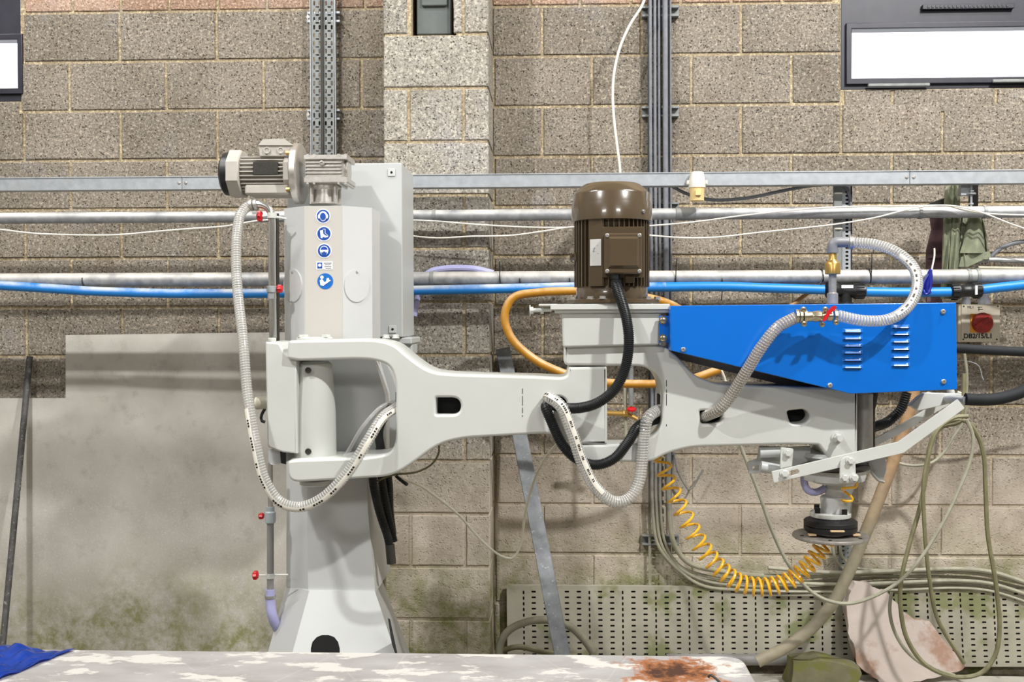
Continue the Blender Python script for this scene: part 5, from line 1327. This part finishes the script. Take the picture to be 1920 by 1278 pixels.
bm = bmesh.new(); tube(bm, pp([(486, 1078), (500, 1078)], YS), .003, .02, 8); ring(bm, P(507, 1079, YS), .0115, (0, 0, 1), .003, .008); tube(bm, pp([(512, 1077), (540, 1077)], YS), .003, .02, 8); part('pipe_clamp', bm, 'paint')

# HOSES (their own things)
def clear_hose(pts, r, label, pitch=.0085, mm='hose', stripe_ang=None, s=(0, 1), marks=True, Yd=None):
    P3 = pp(pts, Yd); base = P3[0]
    e = empty('water_hose', base, label, 'hose')
    b = bmesh.new(); tube(b, P3, r, .008, 18); obj('hose_wall', b, M[mm], e)
    b = bmesh.new(); helix(b, P3, r*.93, pitch, r*.1, 5, 12); obj('reinforcing_spiral', b, M['spiral'], e)
    if stripe_ang is not None:
        b = bmesh.new(); stripe(b, P3, r, .40, s[0], s[1], stripe_ang, off=.0012); obj('print_band', b, M['white'], e)
        if marks:
            b = bmesh.new(); rn = random.Random(4); t = s[0]+.02
            while t < s[1]-.03:
                for q in range(rn.randint(2, 5)):
                    stripe(b, P3, r, .17, t, t+.0035, stripe_ang, step=.0012, off=.0020); t += .0055
                t += rn.uniform(.01, .035)
            obj('printed_text', b, M['ink'], e, kind='stuff')
    return e
left = [(482, 383, YS), (466, 386, YS), (452, 400, YS-.02), (444, 440, YS-.06), (443, 500, YS-.1), (447, 560, YS-.14), (456, 640, YS-.2), (462, 720, YS-.24), (470, 780, YS-.27), (481, 840, YS-.29), (497, 900, YS-.30), (525, 940, YS-.3), (560, 950, YS-.3), (600, 936, YS-.3), (650, 888, YS-.3), (690, 825, YS-.29), (715, 785, YS-.25), (745, 762, YS-.16)]
h_ = clear_hose(left, .0165, 'clear ribbed water hose hanging in a deep loop left of the column', stripe_ang=.35, s=(.47, 1))
bm = bmesh.new()
for x in (472, 480): ring(bm, P(x, 384, YS), .018, (1, 0, .15), .002, .004)
box(bm, P(474, 397, YS-.01), P(482, 401, YS-.02)); obj('hose_clamp', bm, M['steel'], h_)
clear_hose([(742, 752, -1.45), (715, 762, -1.5), (680, 800, -1.53), (650, 850, -1.5), (640, 862, -1.46)], .006, 'thin clear tube running beside the printed hose near the first fork', pitch=.5)
mid = [(1052, 775, -1.44), (1034, 750, -1.5), (1032, 746, -1.56), (1052, 762, -1.59), (1072, 810, -1.59), (1092, 868, -1.58), (1118, 915, -1.57), (1150, 940, -1.56), (1178, 935, -1.55), (1197, 905, -1.54), (1204, 860, -1.53), (1207, 820, -1.53), (1214, 785, -1.53), (1228, 772, -1.5), (1242, 768, -1.45)]
clear_hose(mid, .0185, 'clear ribbed water hose looping under the elbow joint', stripe_ang=-.4, s=(.08, .52))
bl = empty('flexible_conduit', P(1100, 870, -1.5), 'black corrugated conduit looping under the elbow joint behind the clear hose', 'hose')
bm = bmesh.new(); corr(bm, pp([(1045, 770, -1.45), (1028, 762, -1.5), (1024, 765, -1.55), (1036, 795, -1.56), (1056, 835, -1.56), (1085, 862, -1.55), (1118, 871, -1.55), (1150, 860, -1.55), (1178, 828, -1.54), (1196, 800, -1.52), (1240, 782, -1.45)]), .0165); obj('corrugated_tube', bm, M['black'], bl)
bl = empty('flexible_conduit', P(1060, 765, -1.6), 'black corrugated conduit curving from the brown motor down to the first arm', 'hose')
bm = bmesh.new(); corr(bm, pp([(1154, 530, -1.545), (1160, 548, -1.57), (1174, 595, -1.6), (1179, 640, -1.61), (1172, 690, -1.61), (1152, 730, -1.61), (1120, 755, -1.6), (1090, 764, -1.58), (1062, 765, -1.55), (1042, 762, -1.45)]), .0165); obj('corrugated_tube', bm, M['black'], bl)
rh = [(1318, 782, -1.47), (1332, 776, -1.53), (1348, 768, -1.56), (1370, 742, -1.58), (1400, 695, -1.62), (1428, 650, -1.65), (1460, 612, -1.66), (1492, 595, -1.66)]
h2_ = clear_hose(rh, .0175, 'smoky ribbed hose rising from the second arm to the ball valve', mm='bronzehose')
rh2 = [(1570, 591, -1.66), (1620, 601, -1.67), (1668, 598, -1.67), (1705, 572, -1.64), (1720, 535, -1.6), (1712, 500, -1.55), (1680, 472, -1.5), (1640, 458, -1.46), (1592, 454, -1.42)]
h3_ = clear_hose(rh2, .0165, 'clear ribbed hose arching over the blue guard to the brass fitting', stripe_ang=-.5, s=(.28, .72))
bm = bmesh.new(); 
for x in (1593, 1597): ring(bm, P(x, 455, -1.42), .018, (1, 0, 0), .002, .003)
lathe(bm, [(.005, 0), (.005, .012)], P(1594, 447, -1.42), (0, 0, 1), 8); obj('hose_clamp', bm, M['steel'], h3_)
# ball valve
bv = empty('ball_valve', P(1530, 595, -1.66), 'nickel ball valve with red lever joining two hoses on the blue guard', 'valve')
bm = bmesh.new(); a = P(1505, 594, -1.66); b_ = P(1560, 592, -1.66); L = (b_-a).length
lathe(bm, [(.011, 0), (.015, .002), (.015, L*.3), (.014, L*.32), (.0165, L*.4), (.0165, L*.62), (.013, L*.66), (.013, L*.8), (.016, L*.82), (.016, L)], a, b_-a, 18); obj('valve_body', bm, M['nickel'], bv)
for x in (1494, 1501, 1509, 1566):
    bm = bmesh.new(); ring(bm, P(x, 593, -1.66), .0175, (1, 0, 0), .003, .004); obj('hose_clamp', bm, M['nickel'], bv)
for x, y in ((1506, 580), (1507, 607), (1547, 580), (1541, 608), (1567, 604)):
    bm = bmesh.new(); p = P(x, y, -1.67); lathe(bm, [(.008, -.004), (.008, .006), (.004, .007), (.0035, .002)], p, (0, -1, 0), 12); obj('clamp_screw', bm, M['nickel'], bv)
bm = bmesh.new(); loft(bm, [[P(x+dx, y+dy, -1.69+q) for dx, dy, q in ((-w_*.7, -w_*.6, 0), (w_*.7, w_*.6, 0), (w_*.7, w_*.6, .006), (-w_*.7, -w_*.6, .006))] for x, y, w_ in ((1543, 602, 2), (1547, 597, 3.5), (1555, 585, 4), (1562, 578, 5), (1567, 574, 3))]); obj('valve_lever', bm, M['red'], bv)
# brass rotary union
bu = empty('rotary_union', P(1561, 570, -1.42), 'brass rotary water fitting with grey elbow above the blue guard', 'fitting')
c0 = P(1561, 569, -1.42); zf = lambda y: P(1561, y, -1.42).z-c0.z; u4 = px2m(1, -1.42)
bm = bmesh.new(); lathe(bm, [(10*u4, 0), (10*u4, zf(550)), (7*u4, zf(548)), (7*u4, zf(514))], c0, (0, 0, 1), 20); obj('steel_stem', bm, M['steel'], bu)
bm = bmesh.new(); lathe(bm, [(13*u4, zf(514)), (14*u4, zf(513)), (14*u4, zf(494)), (13*u4, zf(492)), (8*u4, zf(488)), (7*u4, zf(486)), (7*u4, zf(472))], c0, (0, 0, 1), 28); obj('brass_body', bm, M['brass'], bu)
bm = bmesh.new(); tube(bm, pp([(1561, 474), (1561, 462), (1564, 455), (1575, 454), (1590, 454)], -1.42), 9.5*u4, .006, 18); obj('elbow', bm, M['pvc'], bu)
bm = bmesh.new(); lathe(bm, [(10.5*u4, 0), (10.5*u4, 8*u4)], P(1561, 474, -1.42), (0, 0, 1), 20); obj('elbow_collar', bm, M['pvc'], bu)

# black corrugated drop hoses under lower fork
for i, (pts, lab) in enumerate((([(697, 850, -1.34), (700, 905, -1.33), (712, 960, -1.3), (728, 1010, -1.28), (733, 1045, -1.28)], 'left black corrugated conduit dropping behind the lower fork beside the column'),
                                ([(712, 840, -1.30), (716, 900, -1.28), (726, 960, -1.26), (738, 1015, -1.25)], 'middle black corrugated conduit dropping beside the column'),
                                ([(735, 760, -1.40), (712, 800, -1.38), (716, 850, -1.3), (728, 900, -1.24), (731, 960, -1.22), (736, 1000, -1.22)], 'right black corrugated conduit rising into the first arm beside the column'))):
    e = empty('flexible_conduit', P(pts[-1][0], pts[-1][1], pts[-1][2]), lab, 'hose')
    bm = bmesh.new(); corr(bm, pp(pts), .0145, .006); obj('corrugated_tube', bm, M['black'], e)
    if i == 0:
        bm = bmesh.new(); tube(bm, pp([(731, 1020, -1.28), (734, 1056, -1.28)]), .0155, .02, 14); obj('end_sleeve', bm, M['darksteel'], e)
bm = bmesh.new(); tube(bm, pp([(708, 738, -1.46), (700, 760, -1.46), (706, 800, -1.44), (712, 840, -1.4)]), .0001, .02, 4); bm.free()
# thin cream cable
cable([(742, 893, -1.3), (760, 900, -1.2), (800, 918, -1.0), (860, 965, -.95), (905, 1015, -.95), (940, 1042, -.95), (962, 1046, -.95), (976, 1020, -.95), (985, 960, -.98), (1000, 905, -1.05), (1025, 855, -1.2), (1050, 825, -1.3)], None, .0045, 'cream', 'cable', 'thin cream cable sagging between the lower fork and the elbow', 'cable')
cable([(700, 905, -1.3), (735, 890, -1.3), (780, 885, -1.28), (812, 868, -1.28), (824, 840, -1.3), (818, 825, -1.3)], None, .0035, 'olive', 'cable', 'short olive cable looping under the first arm', 'cable')
cable([(744, 893, -1.31), (752, 900, -1.33), (763, 908, -1.35)], None, .006, 'black', 'cable_end', 'black cable end poking out behind the lower fork', 'cable end')
# yellow air coil
cp_ = [(1240, 855, -1.42), (1248, 890, -1.42), (1262, 925, -1.42), (1285, 970, -1.42), (1312, 1020, -1.42), (1345, 1062, -1.42), (1385, 1092, -1.42), (1430, 1100, -1.42), (1475, 1090, -1.42), (1515, 1060, -1.42), (1542, 1025, -1.42), (1560, 1000, -1.42)]
ac = empty('air_hose_coil', P(1430, 1100, -1.42), 'yellow coiled air hose slung from the second arm to below the grinding disc', 'air hose')
bm = bmesh.new(); helix(bm, pp(cp_), lambda s: .024+.004*math.sin(s*PI), lambda s: .044-.020*max(0, min(1, (s-.25)/.3)), .0044, 7, 18); obj('coil', bm, M['coil'], ac)

# ------------------------------------------------------------------ BENCH (foreground)
zt = P(900, 1225, -2.2).z
bn = empty('work_bench', (-.8, -2.9, 0), 'stained white stone topped work bench across the foreground', 'bench')
xr_ = P(1397, 1240, -2.25).x
o_ = fillet([(-2.9, -3.6), (xr_, -3.6), (xr_, -2.2, .05), (-2.9, -2.2)], 6)
bm = bmesh.new(); loft(bm, [[Vector((x, y, zt-.05)) for x, y in o_], [Vector((x, y, zt-.003)) for x, y in o_], [Vector((x*1.0 if x < 0 else x-.003, y-.003 if y > -3 else y, zt)) for x, y in o_]])
obj('bench_top', bm, M['bench'], bn)
for x in (-2.7, xr_-.2):
    for y in (-3.45, -2.35):
        bm = bmesh.new(); box(bm, (x-.03, y-.03, 0), (x+.03, y+.03, zt-.0501), .003); obj('leg', bm, M['darksteel'], bn)
bm = bmesh.new(); box(bm, (-2.7, -2.37, zt-.12), (xr_-.2, -2.33, zt-.0501)); box(bm, (-2.7, -3.47, zt-.12), (xr_-.2, -3.43, zt-.0501)); obj('rail', bm, M['darksteel'], bn)
# blue polythene
bm = bmesh.new(); nx, ny = 40, 26; rn = random.Random(2)
xa_ = P(-90, 1230, -2.25).x
V = []
for j in range(ny+1):
    row = []
    v = j/ny; Y = -2.215-v*.30
    xe = P(136-70*v, 1226, -2.22).x
    for i in range(nx+1):
        u_ = i/nx; x = xa_+(xe-xa_)*u_
        hgt = .022*(1-u_)**.4*(1 if u_ < .55 else max(.05, 1-(u_-.55)*3.2))
        cr = abs(math.sin(u_*17+v*9)+.6*math.sin(u_*31-v*13+1)+.5*math.sin(v*27+u_*5))*.011*(1-u_*.6)
        edge = min(1, v*5+.4, (1-v)*5)
        row.append(bm.verts.new((x, Y+.01*math.sin(u_*14), zt+.002+(hgt+cr)*edge)))
    V.append(row)
for j in range(ny):
    for i in range(nx): bm.faces.new((V[j][i], V[j][i+1], V[j+1][i+1], V[j+1][i]))
bmesh.ops.solidify(bm, geom=bm.faces[:], thickness=.001)
obj('plastic_sheet', bm, M['bluefilm'], label='crumpled blue polythene sheet on the left end of the bench', cat='plastic sheet', sharp=50)
bm = bmesh.new(); e0 = P(412, 1271, -2.44); xa2 = P(-60, 1275, -2.44).x
pts_ = [(xa2, -2.475), (P(100, 1273, -2.45).x, -2.462), (P(230, 1273, -2.45).x, -2.468), (P(412, 1271, -2.44).x, -2.440), (P(404, 1278, -2.48).x, -2.5), (P(404, 1278, -2.48).x, -2.75), (xa2, -2.75)]
loft(bm, [[Vector((x, y, zt+.0005)) for x, y in pts_], [Vector((x, y, zt+.007)) for x, y in pts_]])
obj('brown_board', bm, M['board'], label='brown hardboard sheet lying at the front of the bench', cat='board')
# rusty clamp pieces
rc = empty('screw_clamp', P(1315, 1274, -2.45), 'rusty threaded clamp screw lying on the bench by the stain', 'clamp')
Yc_ = -2.47; zc = zt+.0125
bm = bmesh.new(); a = P(1262, 1275, Yc_); b_ = P(1366, 1275, Yc_); corr(bm, [Vector((a.x, Yc_, zc)), Vector((b_.x, Yc_, zc))], .0105, .004, .2, 12); obj('threaded_rod', bm, M['rust'], rc)
bm = bmesh.new(); a = P(1306, 1275, Yc_).x; box(bm, (a-.012, Yc_-.015, zc-.0115), (a+.012, Yc_+.013, zc+.014), .003); obj('nut', bm, M['steel'], rc)
bm = bmesh.new(); x1_, x0_ = P(1356, 1275, Yc_).x, P(1336, 1275, Yc_).x; tube(bm, [Vector((x1_, Yc_, zc+.009)), Vector((x1_-.015, Yc_+.01, zc+.022)), Vector((x0_-.002, Yc_+.02, zc+.026)), Vector((x0_-.006, Yc_+.022, zc+.020))], .0028, .005, 8); obj('tommy_bar', bm, M['darksteel'], rc)
bm = bmesh.new(); p = P(1212, 1270, -2.45); loft(bm, [[Vector((p.x+dx*w_, -2.47+dy*w_, zt+h)) for dx, dy in ((-1, -1), (1, -1), (1, 1), (-1, 1))] for w_, h in ((.012, .0005), (.009, .014), (.004, .026))]); obj('metal_wedge', bm, M['darksteel'], label='small dark metal wedge standing on the bench left of the clamp', cat='wedge')
